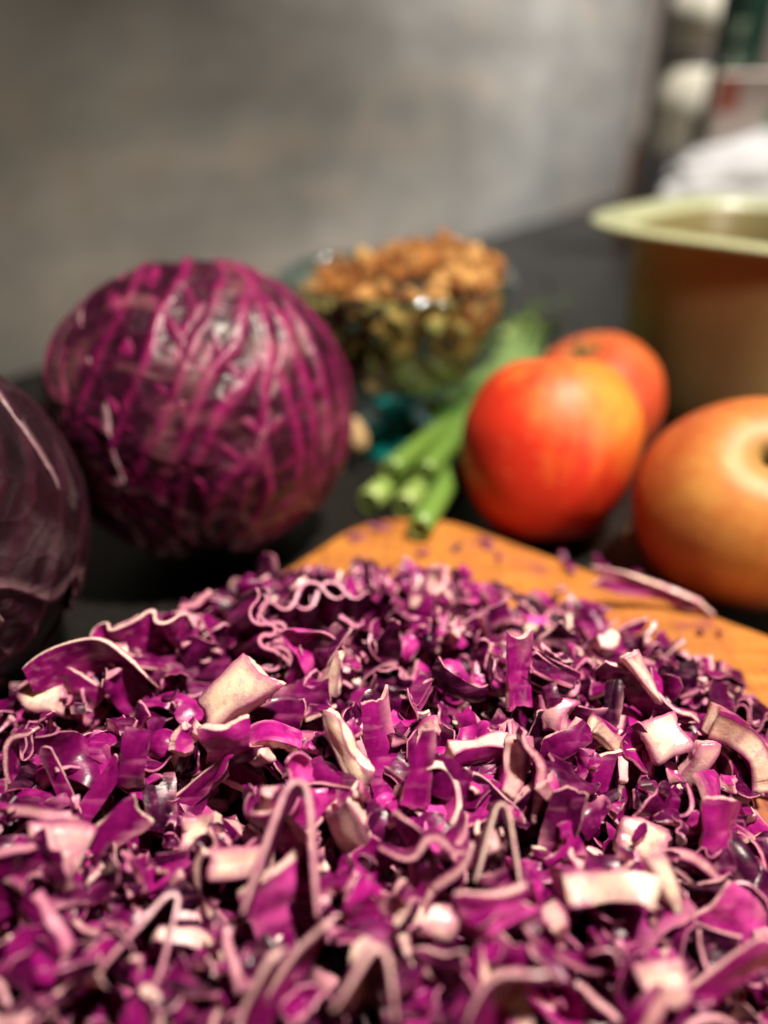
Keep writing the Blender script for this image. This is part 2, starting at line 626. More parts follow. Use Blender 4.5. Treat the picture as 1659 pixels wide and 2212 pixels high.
def chip(L, w, th, cu=0.0, cv=0.0, twist=0.0, jag=0.18, wrinkle=0.03, nu=12, nv=8, point=0.0, tone=0.5, cream=0.3,
         bottom_cut=False, lens=0.0, wedge=0.0):
    """an irregular flat piece, curved by cu along and cv across; point>0 narrows the far end"""
    q = rng.normal(0, jag * 0.5, (4, 2))
    c = np.array([[-.5, -.5], [.5, -.5 + point * .5], [.5, .5 - point * .5], [-.5, .5]]) + q
    u = np.linspace(0, 1, nu)[:, None]
    v = np.linspace(0, 1, nv)[None, :]
    X = (1 - u) * (1 - v) * c[0, 0] + u * (1 - v) * c[1, 0] + u * v * c[2, 0] + (1 - u) * v * c[3, 0]
    Y = (1 - u) * (1 - v) * c[0, 1] + u * (1 - v) * c[1, 1] + u * v * c[2, 1] + (1 - u) * v * c[3, 1]
    e = rng.normal(0, jag * 0.35, 4)
    Y = Y + (e[0] * (1 - v) + e[1] * v) * np.sin(math.pi * u)
    X = X + (e[2] * (1 - u) + e[3] * u) * np.sin(math.pi * v)
    jj = rng.normal(0, 0.007, (nu, nv, 2))
    X = X + 0.02 * jag / .18 * np.sin(7 * v + rng.uniform(0, 6)) * (2 * u - 1)
    Y = Y + 0.035 * jag / .18 * np.sin(8 * u + rng.uniform(0, 6)) * (2 * v - 1)
    X, Y = (X + jj[..., 0] * (jag > 0)) * L, (Y + jj[..., 1] * (jag > 0)) * w
    a, b = rng.uniform(0, 6.28, 2)
    Z = wrinkle * w * (np.sin(9 * X / L + a) * np.cos(7 * Y / w + b) + 0.6 * np.sin(15 * Y / w + a))
    Z = Z + twist * X * Y / max(L, w) + 0.04 * w * np.sin(4.5 * X / L + 3.1 * Y / w + b)
    if abs(cu) > 1e-3:
        R = L / cu
        X, Z = (R - Z) * np.sin(X / R), Z * 0 + R - (R - Z) * np.cos(X / R)
    if abs(cv) > 1e-3:
        R = w / cv
        Y, Z2 = (R) * np.sin(Y / R), R - R * np.cos(Y / R)
        Z = Z + Z2
    P = np.stack([X, Y, Z], -1)
    P -= P.reshape(-1, 3).mean(0)
    T = th * np.ones((nu, nv)) * (1 + wedge * (2 * v - 1) + 0.12 * np.sin(5 * u + a))
    ga = rng.uniform(0, 6.28)
    gr = (u - .5) * math.cos(ga) + (v - .5) * math.sin(ga) + 0.12 * np.sin(6 * v + b) + 0.1 * np.sin(9 * u + 4 * v)
    pale = np.clip((gr - 0.42 + 0.30 * cream) * 1.5, 0, 0.7)
    if lens:
        T = T * (1 - lens * (2 * (v - .5)) ** 2 - 0 * u)
    return slab(P, T, tone, cream, bottom_cut, rough=min(th * 0.05, 0.00015), ncore=2 if th > .0022 else 1, pale=pale)


def stack(n, gap, make):
    """several layers of leaf still lying together"""
    Vs, Fs, Ms, Xs, o = [], [], [], [], 0
    for k in range(n):
        V_, F_, mi, mx = make(k)
        Vs.append(V_ + (rng.normal(0, gap * .6), rng.normal(0, gap * .6), gap * k))
        Fs.append(F_ + o)
        Ms.append(mi)
        Xs.append(mx)
        o += len(V_)
    return np.vstack(Vs), np.vstack(Fs), np.concatenate(Ms), np.vstack(Xs)


def random_piece(size=1.0, lod=1.0):
    """returns (slab, kind, tone word)"""
    r = rng.random()
    tone = float(np.clip(rng.normal(0.35, 0.22), 0.0, 1.0))
    cream = float(np.clip(rng.beta(1.3, 2.9), 0, 1))
    S = size * rng.uniform(0.75, 1.3)
    mm = 0.001 * S
    n = lambda x: max(6, int(x * lod))
    if r < 0.22:
        g = wavy_ribbon(rng.uniform(11, 20) * mm, rng.uniform(5.5, 10) * mm, rng.uniform(.6, 1.15) * .001, rng.uniform(.3, 1.0), rng.uniform(.7, 1.7),
                        nu=n(24), nv=6, twist=rng.normal(0, 1.1), curl=rng.normal(0, .22), bend=rng.normal(0, 2) * mm, tone=tone, cream=cream * .3, jag=.12,
                        taper=rng.uniform(.3, .8))
        kind = 'ribbon'
    elif r < 0.33:
        g = hairpin(rng.uniform(13, 22) * mm, rng.uniform(5, 9) * mm, rng.uniform(.6, 1.15) * .001, rng.uniform(1.2, 2.8), nu=n(26), nv=6, sharp=rng.uniform(2, 6),
                    spread=rng.normal(0, .4), twist=rng.normal(0, .8), tone=tone, cream=cream * .3, jag=.12, taper=rng.uniform(.3, .8))
        kind = 'fold'
    elif r < 0.335:
        th_ = fold_angles(rng.integers(3, 6), n(48), (1.0, 1.6))
        L_, w_ = rng.uniform(22, 34) * mm, rng.uniform(5, 8) * mm
        g = stack(2, .0016, lambda i: path_ribbon(th_, L_, w_, .0008, tone=tone, cream=cream * .3, twist=.2))
        kind = 'crinkle'
    elif r < 0.84:
        g = chip(rng.uniform(8, 17) * mm, rng.uniform(5, 10) * mm, rng.uniform(.8, 2.3) * .001, rng.normal(0, .9), rng.normal(0, .9), rng.normal(0, .5),
                 nu=n(11), nv=n(7), point=rng.uniform(-.2, .9), tone=tone, cream=cream, wrinkle=rng.uniform(.01, .05), wedge=rng.uniform(-.8, .8))
        kind = 'chip'
    else:
        g = chip(rng.uniform(7, 13) * mm, rng.uniform(5, 8.5) * mm, rng.uniform(3, 5.5) * mm, rng.normal(.3, .6), rng.normal(.3, .5), rng.normal(0, .2),
                 nu=n(10), nv=n(7), point=rng.uniform(0, .8), tone=min(1, tone + .15), cream=min(1, cream + .22), bottom_cut=rng.random() < .30,
                 lens=rng.uniform(0, .5), wedge=rng.uniform(-.6, .6), wrinkle=.02)
        kind = 'chunk'
    return g, kind, tone, cream


def rand_rot():
    q = rng.normal(size=4)
    q /= np.linalg.norm(q)
    from mathutils import Quaternion
    return np.array(Quaternion(q).to_matrix())


# ------------------------------------------------------------------ setting
def box_mesh(name, lo, hi, mat, bevel=0.0):
    import bmesh
    bm = bmesh.new()
    bmesh.ops.create_cube(bm, size=1)
    for v in bm.verts:
        v.co = Vector([(lo[i] + hi[i]) / 2 + v.co[i] * (hi[i] - lo[i]) for i in range(3)])
    if bevel:
        bmesh.ops.bevel(bm, geom=bm.edges[:], offset=bevel, segments=3, affect='EDGES')
    me = bpy.data.meshes.new(name)
    bm.to_mesh(me)
    bm.free()
    me.materials.append(mat)
    return me


top = tag(link('countertop', box_mesh('countertop', (-1.6, -0.35, -0.04), (2.2, 2.4, 0.0), counter_mat(), 0.003)), kind='structure')

# back wall: a grey stone slab running away to the right
A = Vector((-0.2986, 0.5905, 0))
B = Vector((0.509, 1.6957, 0))
d = (B - A).normalized()
wl = 2.7
wall = link('wall', box_mesh('wall', (-wl + (B - A).length, 0.0, 0.001), ((B - A).length, 0.10, 1.5), stone_wall_mat()))
wall.location = A
wall.rotation_euler = (0, 0, math.atan2(d.y, d.x))
tag(wall, kind='structure')
beige = simple('beige_plaster', (0.42, 0.34, 0.29), 0.8, 8, 0.12)
wr = link('side_wall', box_mesh('side_wall', (0, 0.0, 0.001), (2.2, 0.10, 1.5), beige))
wr.location = B + Vector((0.02, 0.20, 0))
wr.rotation_euler = (0, 0, math.radians(-8))
tag(wr, kind='structure')

# ------------------------------------------------------------------ cutting board
BC = np.array([0.005, 0.348])          # far corner of the board
E1 = np.array([math.cos(math.radians(-37)), math.sin(math.radians(-37))])    # right-hand edge
E2 = np.array([-math.cos(math.radians(53)), -math.sin(math.radians(53))])    # left-hand edge
BL, BW, BR = 0.40, 0.33, 0.048


def board_outline(inset=0.0, n=10):
    pts = []
    corners = [(0, 0), (BL, 0), (BL, BW), (0, BW)]
    r = BR - inset
    cen = [(BR, BR), (BL - BR, BR), (BL - BR, BW - BR), (BR, BW - BR)]
    for k, (cx, cy) in enumerate(cen):
        a0 = math.pi + k * math.pi / 2
        for t in np.linspace(0, math.pi / 2, n):
            pts.append((cx + r * math.cos(a0 + t), cy + r * math.sin(a0 + t)))
    return np.array(pts)


BOARD_T = 0.018
rings = []
for ins, z in [(0.004, 0.0), (0.0008, 0.0012), (0, 0.004), (0, 0.014), (0.0008, 0.0167), (0.0028, BOARD_T), (0.02, BOARD_T)]:
    o = board_outline(ins)
    rings.append(np.column_stack([BC[0] + o[:, :1] * E1[0] + o[:, 1:] * E2[0], BC[1] + o[:, :1] * E1[1] + o[:, 1:] * E2[1], np.full(len(o), z)]))
nr = len(rings[0])
V = np.vstack(rings)
F = [tuple(f) for f in grid_faces(len(rings), nr, wrap_v=True)] + [tuple(range((len(rings) - 1) * nr, len(rings) * nr))] + [tuple(range(nr))[::-1]]
me = bpy.data.meshes.new('cutting_board')
me.from_pydata([tuple(v) for v in V], [], F)
import bmesh as _bm
b_ = _bm.new()
b_.from_mesh(me)
_bm.ops.recalc_face_normals(b_, faces=b_.faces[:])
b_.to_mesh(me)
b_.free()
me.materials.append(wood_mat())
tag(link('cutting_board', me), 'orange brown wooden cutting board with rounded corner under the shredded cabbage', 'cutting board')


def board_z(x, y):
    q = np.stack([x - BC[0], y - BC[1]], -1)
    a = q @ E1
    b = q @ E2
    return np.where((a > 0.004) & (a < BL) & (b > 0.004) & (b < BW) & ~((a < BR) & (b < BR) & ((a - BR) ** 2 + (b - BR) ** 2 > BR * BR)), BOARD_T, 0.0)


# ------------------------------------------------------------------ whole cabbages
def cabbage(loc, R, pole, spin, mat, label, nleaf=6, seed=1.0, pucker=1.0, squash=0.96):
    root = empty('red_cabbage', loc)
    tag(root, label, 'cabbage', 'whole red cabbages')
    zax = Vector(pole).normalized()
    xax = zax.orthogonal().normalized()
    yax = zax.cross(xax)
    M = np.array([xax, yax, zax])        # rows

    def sph(al, az, r):
        return np.stack([r * np.sin(al) * np.cos(az), r * np.sin(al) * np.sin(az), r * np.cos(al)], -1)

    # inner head
    al = np.linspace(0.02, math.pi - 0.02, 40)[:, None]
    az = np.linspace(0, 2 * math.pi, 72, endpoint=False)[None, :]
    P = sph(al + 0 * az, az + 0 * al, R * 0.95).reshape(-1, 3)
    me = mesh_np('head', P @ M, grid_faces(40, 72, wrap_v=True), [mat], mix=np.tile([0.0, .4, 0], (len(P), 1)))
    h = link('head', me, root)
    for k in range(nleaf):
        rr = R * (0.965 + 0.008 * k)
        phi = spin + k * (2 * math.pi / nleaf) * (1 if nleaf < 5 else 2.4)
        half = math.radians(rng.uniform(70, 92))
        a1 = rng.uniform(2.55, 2.95)
        nu, nv = 110, 110
        a = np.linspace(0.05, 1, nu)[:, None]
        b = np.linspace(-1, 1, nv)[None, :]
        # leaf outline: full width in the middle, rounded end, wavy rim
        alpha = 0.06 + a * a1 * (1 - 0.16 * b * b) * (1 + 0.025 * np.sin(9 * b + k * 2 + seed))
        wprof = half * (0.55 + 0.45 * np.sin(np.minimum(a * 1.25, 1) * math.pi / 2)) * (1 + 0.03 * np.sin(11 * a + k + seed))
        beta = b * wprof
        azm = phi + beta
        # veins in flattened leaf coordinates
        X = alpha * R
        wob = fbm(np.stack([X + 0 * b, 0 * X + (beta * R), 0 * X + 0 * b + k], -1).reshape(-1, 3), 38, seed + 2 * k, 2).reshape(nu, nv)
        X = X + 0.0040 * wob
        Y = beta * np.sin(np.clip(alpha, 0.25, 2.4)) * R + 0.0022 * wob[:, ::-1]
        vein = 1.0 * np.exp(-(Y / (R * 0.045 * (1.25 - a))) ** 2)
        for j in range(6):
            x0 = R * (-0.7 + 0.56 * j + 0.05 * math.sin(seed * 3 + j * 2.1 + k))
            for sgn in (-1, 1):
                yy = sgn * Y
                line = x0 + 2.3 * np.power(np.maximum(yy, 0), 0.95) * (1.0 + 0.15 * math.sin(j + k + seed)) - 0.25 * yy * yy / R + 0.0016 * np.sin(yy * 260 + j * 1.7)
                wv = R * (0.105 - 0.040 * np.clip(yy / R, 0, 1.2))
                vein = np.maximum(vein, np.where(yy > 0, (0.80 + 0.35 * wob) * np.exp(-((X - line) / wv) ** 2), 0))
                # finer side veins
                for q in (0.28, 0.55, 0.85):
                    y0 = q * R
                    xl = x0 + 2.3 * y0 ** 0.95
                    l2 = xl + (yy - y0) * 0.25 + 0.0015 * np.sin(yy * 300 + q * 9)
                    vein = np.maximum(vein, np.where(yy > y0, 0.10 * np.exp(-((X - l2) / (R * 0.012)) ** 2), 0))
                    l3 = y0 + 0.35 * (X - xl)
                    vein = np.maximum(vein, np.where((X > xl) & (X < xl + 0.32 * R), 0.08 * np.exp(-((yy - l3) / (R * 0.013)) ** 2), 0))
        P0 = sph(alpha + 0 * b, azm, rr)
        flat = P0.reshape(-1, 3)
        nz = fbm(flat, 55, seed + k, 3).reshape(nu, nv)
        nz2 = fbm(flat, 14, seed + k + 5, 1).reshape(nu, nv)
        border = np.maximum(np.abs(b) ** 8 + 0 * a, a ** 14 + 0 * b)
        r = rr + pucker * (R * 0.020 * vein + R * 0.017 * nz * (1 - vein)) + R * 0.02 * nz2 + R * (0.010 + 0.012 * max(0, math.sin(k * 2 + seed))) * border * (1 + 0.6 * np.sin(14 * b + 9 * a + k))
        P = sph(alpha + 0 * b, azm, 1.0) * r[..., None]
        P[..., 2] *= squash
        Pm = (P.reshape(-1, 3) @ M).reshape(nu, nv, 3)
        Vv, Ff, mi, mx = slab(Pm, 0.0009, 0.5, 0.0)
        n = nu * nv
        mx[:, :] = 0
        mx[:n, 0] = vein.ravel()
        mx[n:2 * n, 0] = vein.ravel()
        eb = np.clip(np.maximum(np.abs(b) + 0 * a, a + 0 * b) * 28 - 27, 0, 1)
        mx[:n, 2] = eb.ravel() * 0.7
        mx[n:2 * n, 2] = eb.ravel() * 0.7
        mx[2 * n:, 2] = 1
        link('leaf', mesh_np('leaf', Vv, Ff, [mat], np.zeros(len(Ff), int), mx), root)
    # cut stem at the pole
    V_, F_ = lathe(smooth_prof([(0.001, 0.004), (0.012, 0.0035), (0.014, 0.0), (0.0145, -0.010), (0.013, -0.02)], 4), 28)
    V_[:, 2] += R * 0.985
    link('stem', mesh_np('stem', V_ @ M, F_, [M_CUT], np.zeros(len(F_), int), np.tile([1, .3, .7], (len(V_), 1))), root)
    return root


cabbage((-0.0885, 0.338, 0.0710), 0.0710, (-0.10, 0.70, 0.72), -1.9, M_HEAD,
        'glossy round red cabbage with bright magenta veins standing behind the shredded heap', seed=1.3, pucker=1.6)
cabbage((-0.1800, 0.222, 0.072), 0.0715, (-0.75, 0.25, 0.70), -0.7, M_HEAD_DULL,
        'dull dark purple cabbage cut off by the left edge of the picture', seed=4.1, pucker=0.6)


# ------------------------------------------------------------------ apples
def apple(loc, R, mat, label, rot, h=0.93, stem=True, lobes=0.03):
    root = empty('apple', loc)
    tag(root, label, 'apple', 'apples beside the cutting board')
    pr = smooth_prof([(0.0005, 0.66), (0.03, 0.69), (0.07, 0.77), (0.14, 0.838), (0.30, 0.875), (0.50, 0.845), (0.72, 0.71), (0.90, 0.46), (1.0, 0.16), (0.97, -0.25), (0.82, -0.62),
                      (0.58, -0.87), (0.36, -0.93), (0.18, -0.82), (0.0005, -0.74)], 7)

    def mod(r, z, a):
        kk = 1 + lobes * np.cos(5 * a + 0.7) * np.clip(-z * 1.3 + .1, 0.12, 1) + 0.02 * np.cos(a + 1) + 0.015 * np.cos(2 * a)
        return r * kk, z * h + 0.05 * r * np.cos(a + 0.4) 

    V_, F_ = lathe(pr, 72, mod)
    b = link('skin', mesh_np('skin', V_ * R, F_[:, ::-1], [mat]), root)
    # stalk with a woody tip, in the hollow
    n = 12
    t = np.linspace(0, 1, n)
    C = np.stack([0.10 * t ** 2, 0.06 * t, 0.64 + 0.28 * t], -1) * R
    rad = (0.030 + 0.02 * (t > .9)) * R
    a8 = np.linspace(0, 6.283, 8, endpoint=False)
    V2 = (C[:, None, :] + np.stack([np.cos(a8), np.sin(a8), 0 * a8], -1)[None] * rad[:, None, None]).reshape(-1, 3)
    if stem:
        link('stalk', mesh_np('stalk', V2, grid_faces(n, 8, wrap_v=True), [M_STALK]), root)
    V3, F3 = [], []
    for k in range(5):
        a = k * 1.2566
        base = len(V3)
        for (rr, zz, ww) in [(0.03, -0.72, .05), (0.10, -0.78, .06), (0.15, -0.86, .01)]:
            for s in (-1, 1):
                V3.append((R * (rr * math.cos(a) - s * ww * math.sin(a)), R * (rr * math.sin(a) + s * ww * math.cos(a)), R * zz * h))
        F3 += [(base, base + 1, base + 3, base + 2), (base + 2, base + 3, base + 5, base + 4)]
    link('calyx', mesh_np('calyx', np.array(V3), np.array(F3), [M_STALK]), root)
    root.rotation_euler = rot
    return root


M_STALK = simple('apple_stalk', (0.15, 0.10, 0.035), 0.7, 300, 0.4)
apple((0.0845, 0.3490, 0.0480), 0.0448, M_APPLE_RED, 'bright red orange apple with a yellow blush, nearest the cabbages', (math.radians(-16), math.radians(8), 0.3), h=1.10, stem=False)
apple((0.1280, 0.4320, 0.0400), 0.0420, M_APPLE_BACK, 'orange red apple half hidden behind the bright red orange apple', (math.radians(-14), math.radians(-14), 1.1), h=0.93)
apple((0.1620, 0.2920, 0.0460), 0.0480, M_APPLE_GOLD, 'golden apple blushed red below, its stem hollow showing, at the right edge', (math.radians(31), math.radians(-9), 0.0), h=0.98)

# pale dry scrap between the apples
g = chip(0.020, 0.006, 0.0008, 1.2, 0.9, .4, nu=14, nv=6, point=.4)
sc = link('onion_skin', mesh_np('onion_skin', g[0], g[1], [simple('dry_skin', (0.55, 0.42, 0.22), 0.5, 200, .2)], np.zeros(len(g[1]), int)))
sc.location = (0.1150, 0.2960, 0.026)
sc.rotation_euler = (math.radians(70), math.radians(60), math.radians(20))
tag(sc, 'pale dry curl of skin wedged between the two front apples', 'food scrap')

# ------------------------------------------------------------------ crock at right
M_GLAZE = simple('pale_green_glaze', (0.44, 0.48, 0.29), 0.28, 20, 0.06, bump=0.03)
M_IN = simple('olive_inner_glaze', (0.20, 0.175, 0.075), 0.45, 20, 0.08, bump=0.03)
M_BROWN = simple('reflection_brown_glaze', (0.38, 0.26, 0.115), 0.40, 9, 0.2, bump=0.03)  # sage glaze outside, with the brown of reflected apples put into its colour
cr = empty('stoneware_bowl', (0.268, 0.532, 0))
tag(cr, 'large olive bowl with brown reflection in its colour, pale green rim at the right edge', 'bowl')
H = 0.127


def squarish(r, z, a):
    """rounded square with one corner towards -x"""
    q = a + math.pi / 4
    k = (np.abs(np.cos(q)) ** 3.4 + np.abs(np.sin(q)) ** 3.4) ** (-1 / 3.4)
    return r * k, z + 0 * a


V_, F_ = lathe(smooth_prof([(0.0005, 0.0), (0.062, 0.0), (0.071, 0.004), (0.077, 0.03), (0.082, 0.075), (0.0855, H - 0.006)], 6), 128, squarish)
link('body', mesh_np('body', V_, F_, [M_BROWN]), cr)
V_, F_ = lathe(smooth_prof([(0.0850, H - 0.0062), (0.096, H - 0.005), (0.106, H - 0.0025), (0.1105, H + 0.0005), (0.1085, H + 0.0030), (0.101, H + 0.003), (0.090, H + 0.001), (0.0840, H - 0.003)], 6), 128, squarish)
link('rim', mesh_np('rim', V_, F_, [M_GLAZE]), cr)
V_, F_ = lathe(smooth_prof([(0.0840, H - 0.003), (0.080, H - 0.02), (0.076, 0.05), (0.070, 0.012), (0.055, 0.006), (0.0005, 0.006)], 6), 128, squarish)
link('inner_wall', mesh_np('inner_wall', V_, F_, [M_IN]), cr)

# ------------------------------------------------------------------ footed glass bowl with nuts
GB = Vector((0.008, 0.470, 0))
gb = empty('glass_bowl', GB)
gb.scale = (1, 1, 0.93)
tag(gb, 'teal tinted footed glass bowl heaped with brown nut pieces', 'glass bowl')
M_TEAL = glass_mat('teal_glass', (0.80, 0.95, 0.93))
M_TEAL_D = deep_glass('deep_teal_glass', (0.03, 0.60, 0.62))
out = [(0.0165, 0.031), (0.032, 0.036), (0.050, 0.050), (0.062, 0.075), (0.069, 0.100), (0.0715, 0.1125), (0.0705, 0.1145), (0.0685, 0.1125), (0.0655, 0.098), (0.058, 0.074), (0.046, 0.053), (0.029, 0.040), (0.0005, 0.0375)]
V_, F_ = lathe(smooth_prof([(0.0005, 0.031)] + out, 5), 72, lambda r, z, a: (r * (1 + 0.012 * np.cos(12 * a) * np.clip((z - .045) * 16, 0, 1)), z))
link('cup', mesh_np('cup', V_, F_, [M_TEAL]), gb)
ra = np.linspace(0, 6.2832, 14, endpoint=False)
V_, F_ = lathe([(0.0700 + 0.0030 * math.cos(t), 0.1150 + 0.0030 * math.sin(t)) for t in list(ra) + [0]], 72)
link('lip', mesh_np('lip', V_, F_, [glass_mat('thick_lip_glass', (0.80, 0.96, 0.95), 0.06, 1.75, 0.6)]), gb)
V_, F_ = lathe(smooth_prof([(0.0005, 0.0305), (0.016, 0.0300), (0.012, 0.022), (0.0125, 0.014), (0.022, 0.008), (0.036, 0.004), (0.038, 0.0015), (0.036, 0.0), (0.0005, 0.0)], 5), 56)
link('foot', mesh_np('foot', V_, F_, [M_TEAL_D]), gb)

M_NUT = nut_mat()
nut_meshes = []
for k in range(9):
    b_ = _bm.new()
    _bm.ops.create_icosphere(b_, subdivisions=3, radius=1)
    sx, sy, sz = rng.uniform(.85, 1.35), rng.uniform(.55, .95), rng.uniform(.35, .65)
    vs = np.array([v.co for v in b_.verts])
    nz = fbm(vs, 1.3, k * 3.7, 3)
    vs = vs * (1 + 0.62 * nz)[:, None]
    vs *= (sx, sy, sz)
    fs = np.array([[v.index for v in f.verts] for f in b_.faces])
    b_.free()
    mx = np.zeros((len(vs), 3))
    mx[:, 1] = rng.uniform(.30, .95) + 0.25 * nz
    nut_meshes.append(mesh_np('nut_piece', vs, fs, [M_NUT], mix=mx))


def bowl_r(z):
    return np.interp(z, [0.038, 0.042, 0.053, 0.074, 0.098, 0.1125], [0.006, 0.027, 0.044, 0.056, 0.0635, 0.066])


def mound(r, x, y):
    return 0.1120 + 0.021 * (1 - (r / 0.068) ** 3) + 0.009 * mnoise.noise((x * 45, y * 45, 3.3)) + 0.13 * x - 0.05 * y


pts = []
for _ in range(60000):
    x, y = rng.uniform(-.066, .066, 2)
    z = rng.uniform(.042, .145)
    r = math.hypot(x, y)
    if z > mound(r, x, y) - 0.004 or r > bowl_r(min(z, .1125)) - .005:
        continue
    shell = z > mound(r, x, y) - 0.014 or (r > bowl_r(min(z, .1125)) - 0.014 and y < 0.02)
    if not shell:
        continue
    if any((x - p[0]) ** 2 + (y - p[1]) ** 2 + (z - p[2]) ** 2 < 0.0086 ** 2 for p in pts):
        continue
    pts.append((x, y, z))
    if len(pts) > 285:
        break
NG = 'brown nut pieces in the glass bowl'
for i, (x, y, z) in enumerate(pts):
    o = link('nut_piece', nut_meshes[i % 9])
    s = rng.uniform(0.0055, 0.0086)
    o.scale = (s, s, s)
    o.location = (GB.x + x, GB.y + y, z * 0.93)
    o.rotation_euler = tuple(rng.uniform(0, 6.28, 3))
    tag(o, 'rough brown nut piece heaped in the footed glass bowl', 'nut', NG)

# pale clove behind the cabbage
V_, F_ = lathe(smooth_prof([(0.0004, 0.0), (0.005, 0.001), (0.0082, 0.007), (0.0072, 0.014), (0.0035, 0.021), (0.0004, 0.025)], 5), 24)
V_[:, 0] *= .8
o = link('garlic_clove', mesh_np('garlic_clove', V_, F_[:, ::-1], [simple('clove_skin', (0.66, 0.46, 0.24), 0.5, 90, .15)]))
o.location = (-0.0155, 0.418, 0.012)
o.rotation_euler = (0.15, -.1, 0)
tag(o, 'pale cream clove peeking out behind the right side of the round magenta cabbage', 'garlic')

# ------------------------------------------------------------------ green onions
M_ONION = onion_mat()


def tube(path, rad, n=12, tone0=0.0, tone1=0.8, cut=True):
    P = np.array(path)
    T = np.gradient(P, axis=0)
    T /= np.linalg.norm(T, axis=1, keepdims=True)
    up = np.array([0, 0, 1.0])
    S = np.cross(T, up)
    S /= np.linalg.norm(S, axis=1, keepdims=True)
    U = np.cross(S, T)
    a = np.linspace(0, 6.2832, n, endpoint=False)
    rad = np.asarray(rad)
    V_ = P[:, None] + rad[:, None, None] * (np.cos(a)[None, :, None] * S[:, None] + np.sin(a)[None, :, None] * U[:, None])
    rows = [V_[0] * 0 + P[0] + T[0] * 0.004, P[0] + (V_[0] - P[0]) * 0.55 + T[0] * 0.0035, P[0] + (V_[0] - P[0]) * 0.68] + list(V_)
    rows.append(V_[-1] * 0 + P[-1])
    V2 = np.vstack([r_.reshape(-1, 3) for r_ in rows])
    m = len(P)
    tn = np.concatenate([[0.3, 0.1, 0.02], tone0 + (tone1 - tone0) * np.linspace(0, 1, m) ** .6, [tone1]])
    mx = np.zeros((len(V2), 3))
    mx[:, 1] = np.repeat(tn, n)
    return V2, grid_faces(len(rows), n, wrap_v=True)[:, ::-1], mx


def onion(p0, p1, r, label, lift=0.0, sag=0.0, tone=(0.1, .6), leaves=2, curve=0.0):
    p0, p1 = np.array(p0), np.array(p1)
    t = np.linspace(0, 1, 26)[:, None]
    dd = p1 - p0
    side = np.array([-dd[1], dd[0], 0])
    path = p0 + dd * t + side * (curve * np.sin(math.pi * t)) + np.array([0, 0, 1]) * (lift * t ** 2 + sag * np.sin(math.pi * t))
    path = path - p0
    root = empty('green_onion', tuple(p0))
    tag(root, label, 'green onion', 'bunch of green onions')
    V_, F_, mx = tube(path[:17], r * (1 - 0.15 * np.linspace(0, 1, 17)), 14, *tone)
    link('stalk', mesh_np('stalk', V_, F_, [M_ONION], mix=mx), root)
    for k in range(leaves):
        fan = (k - (leaves - 1) / 2) * 0.045
        q = path[15:].copy()
        s = np.linspace(0, 1, len(q))[:, None]
        q += side * fan * s * 0.6 + np.array([0, 0, 1]) * (0.010 * k * s * s + .006 * s)
        V_, F_, mx = tube(q, r * 0.75 * (1 - 0.75 * np.linspace(0, 1, len(q))), 10, .6, 1.0)
        link('leaf', mesh_np('leaf', V_, F_, [M_ONION], mix=mx), root)
    return root


far = [(0.108, 0.565, .016), (0.114, 0.575, .016), (0.118, 0.590, .016), (0.112, 0.590, .018), (0.126, .58, .014), (.110, .60, .016), (.102, .58, .016)]
onion((-0.0085, 0.360, 0.0085), far[0], 0.0072, 'green onion with its pale cut end nearest the round cabbage', tone=(0.0, .55), leaves=3)
onion((0.0105, 0.356, 0.0080), far[1], 0.0066, 'green onion with the second pale cut end from the cabbage', tone=(0.0, .5), leaves=3)
onion((0.0165, 0.303, 0.0253), (0.098, 0.52, .022), 0.0062, 'dark green onion whose end hangs over the corner of the wooden board', tone=(.45, .7), leaves=2, sag=.004)
onion((0.003, 0.372, 0.0215), far[2], 0.0064, 'green onion lying on top of the bunch, above the pale cut ends', tone=(0.25, .6), leaves=3)
onion((0.0225, 0.372, 0.0200), far[3], 0.0064, 'green onion in the top layer of the bunch, nearest the red orange apple', tone=(0.3, .6), leaves=3)
onion((0.028, 0.362, 0.0075), far[4], 0.0066, 'green onion at the bottom of the bunch beside the red orange apple', tone=(.2, .6), leaves=3)
onion((0.030, 0.438, 0.0300), far[5], 0.0055, 'greyish green onion leaf lying highest, in front of the teal glass foot', tone=(.7, 1.0), leaves=3)

# leafy tuft at the far end of the bunch
tv, tf, tm = [], [], []
for k in range(110):
    c = np.array([0.122, 0.612, 0.030]) + rng.normal(0, 1, 3) * (0.024, 0.024, 0.009)
    L = rng.uniform(.007, .014)
    Rm = rand_rot()
    s = np.array([[-.5, 0, 0], [-.1, .32, .06], [.5, 0, -.05], [-.1, -.32, .06]]) * L
    base = len(tv)
    tv += list(c + s @ Rm.T)
    tf.append((base, base + 1, base + 2, base + 3))
    tm += [[0, rng.uniform(.0, .5), 0]] * 4
o = link('leafy_herb_tuft', mesh_np('leafy_herb_tuft', np.array(tv), np.array(tf), [M_ONION], mix=np.array(tm)))
tag(o, 'pale green leafy tuft at the far end of the green onions', 'herbs', kind='stuff')

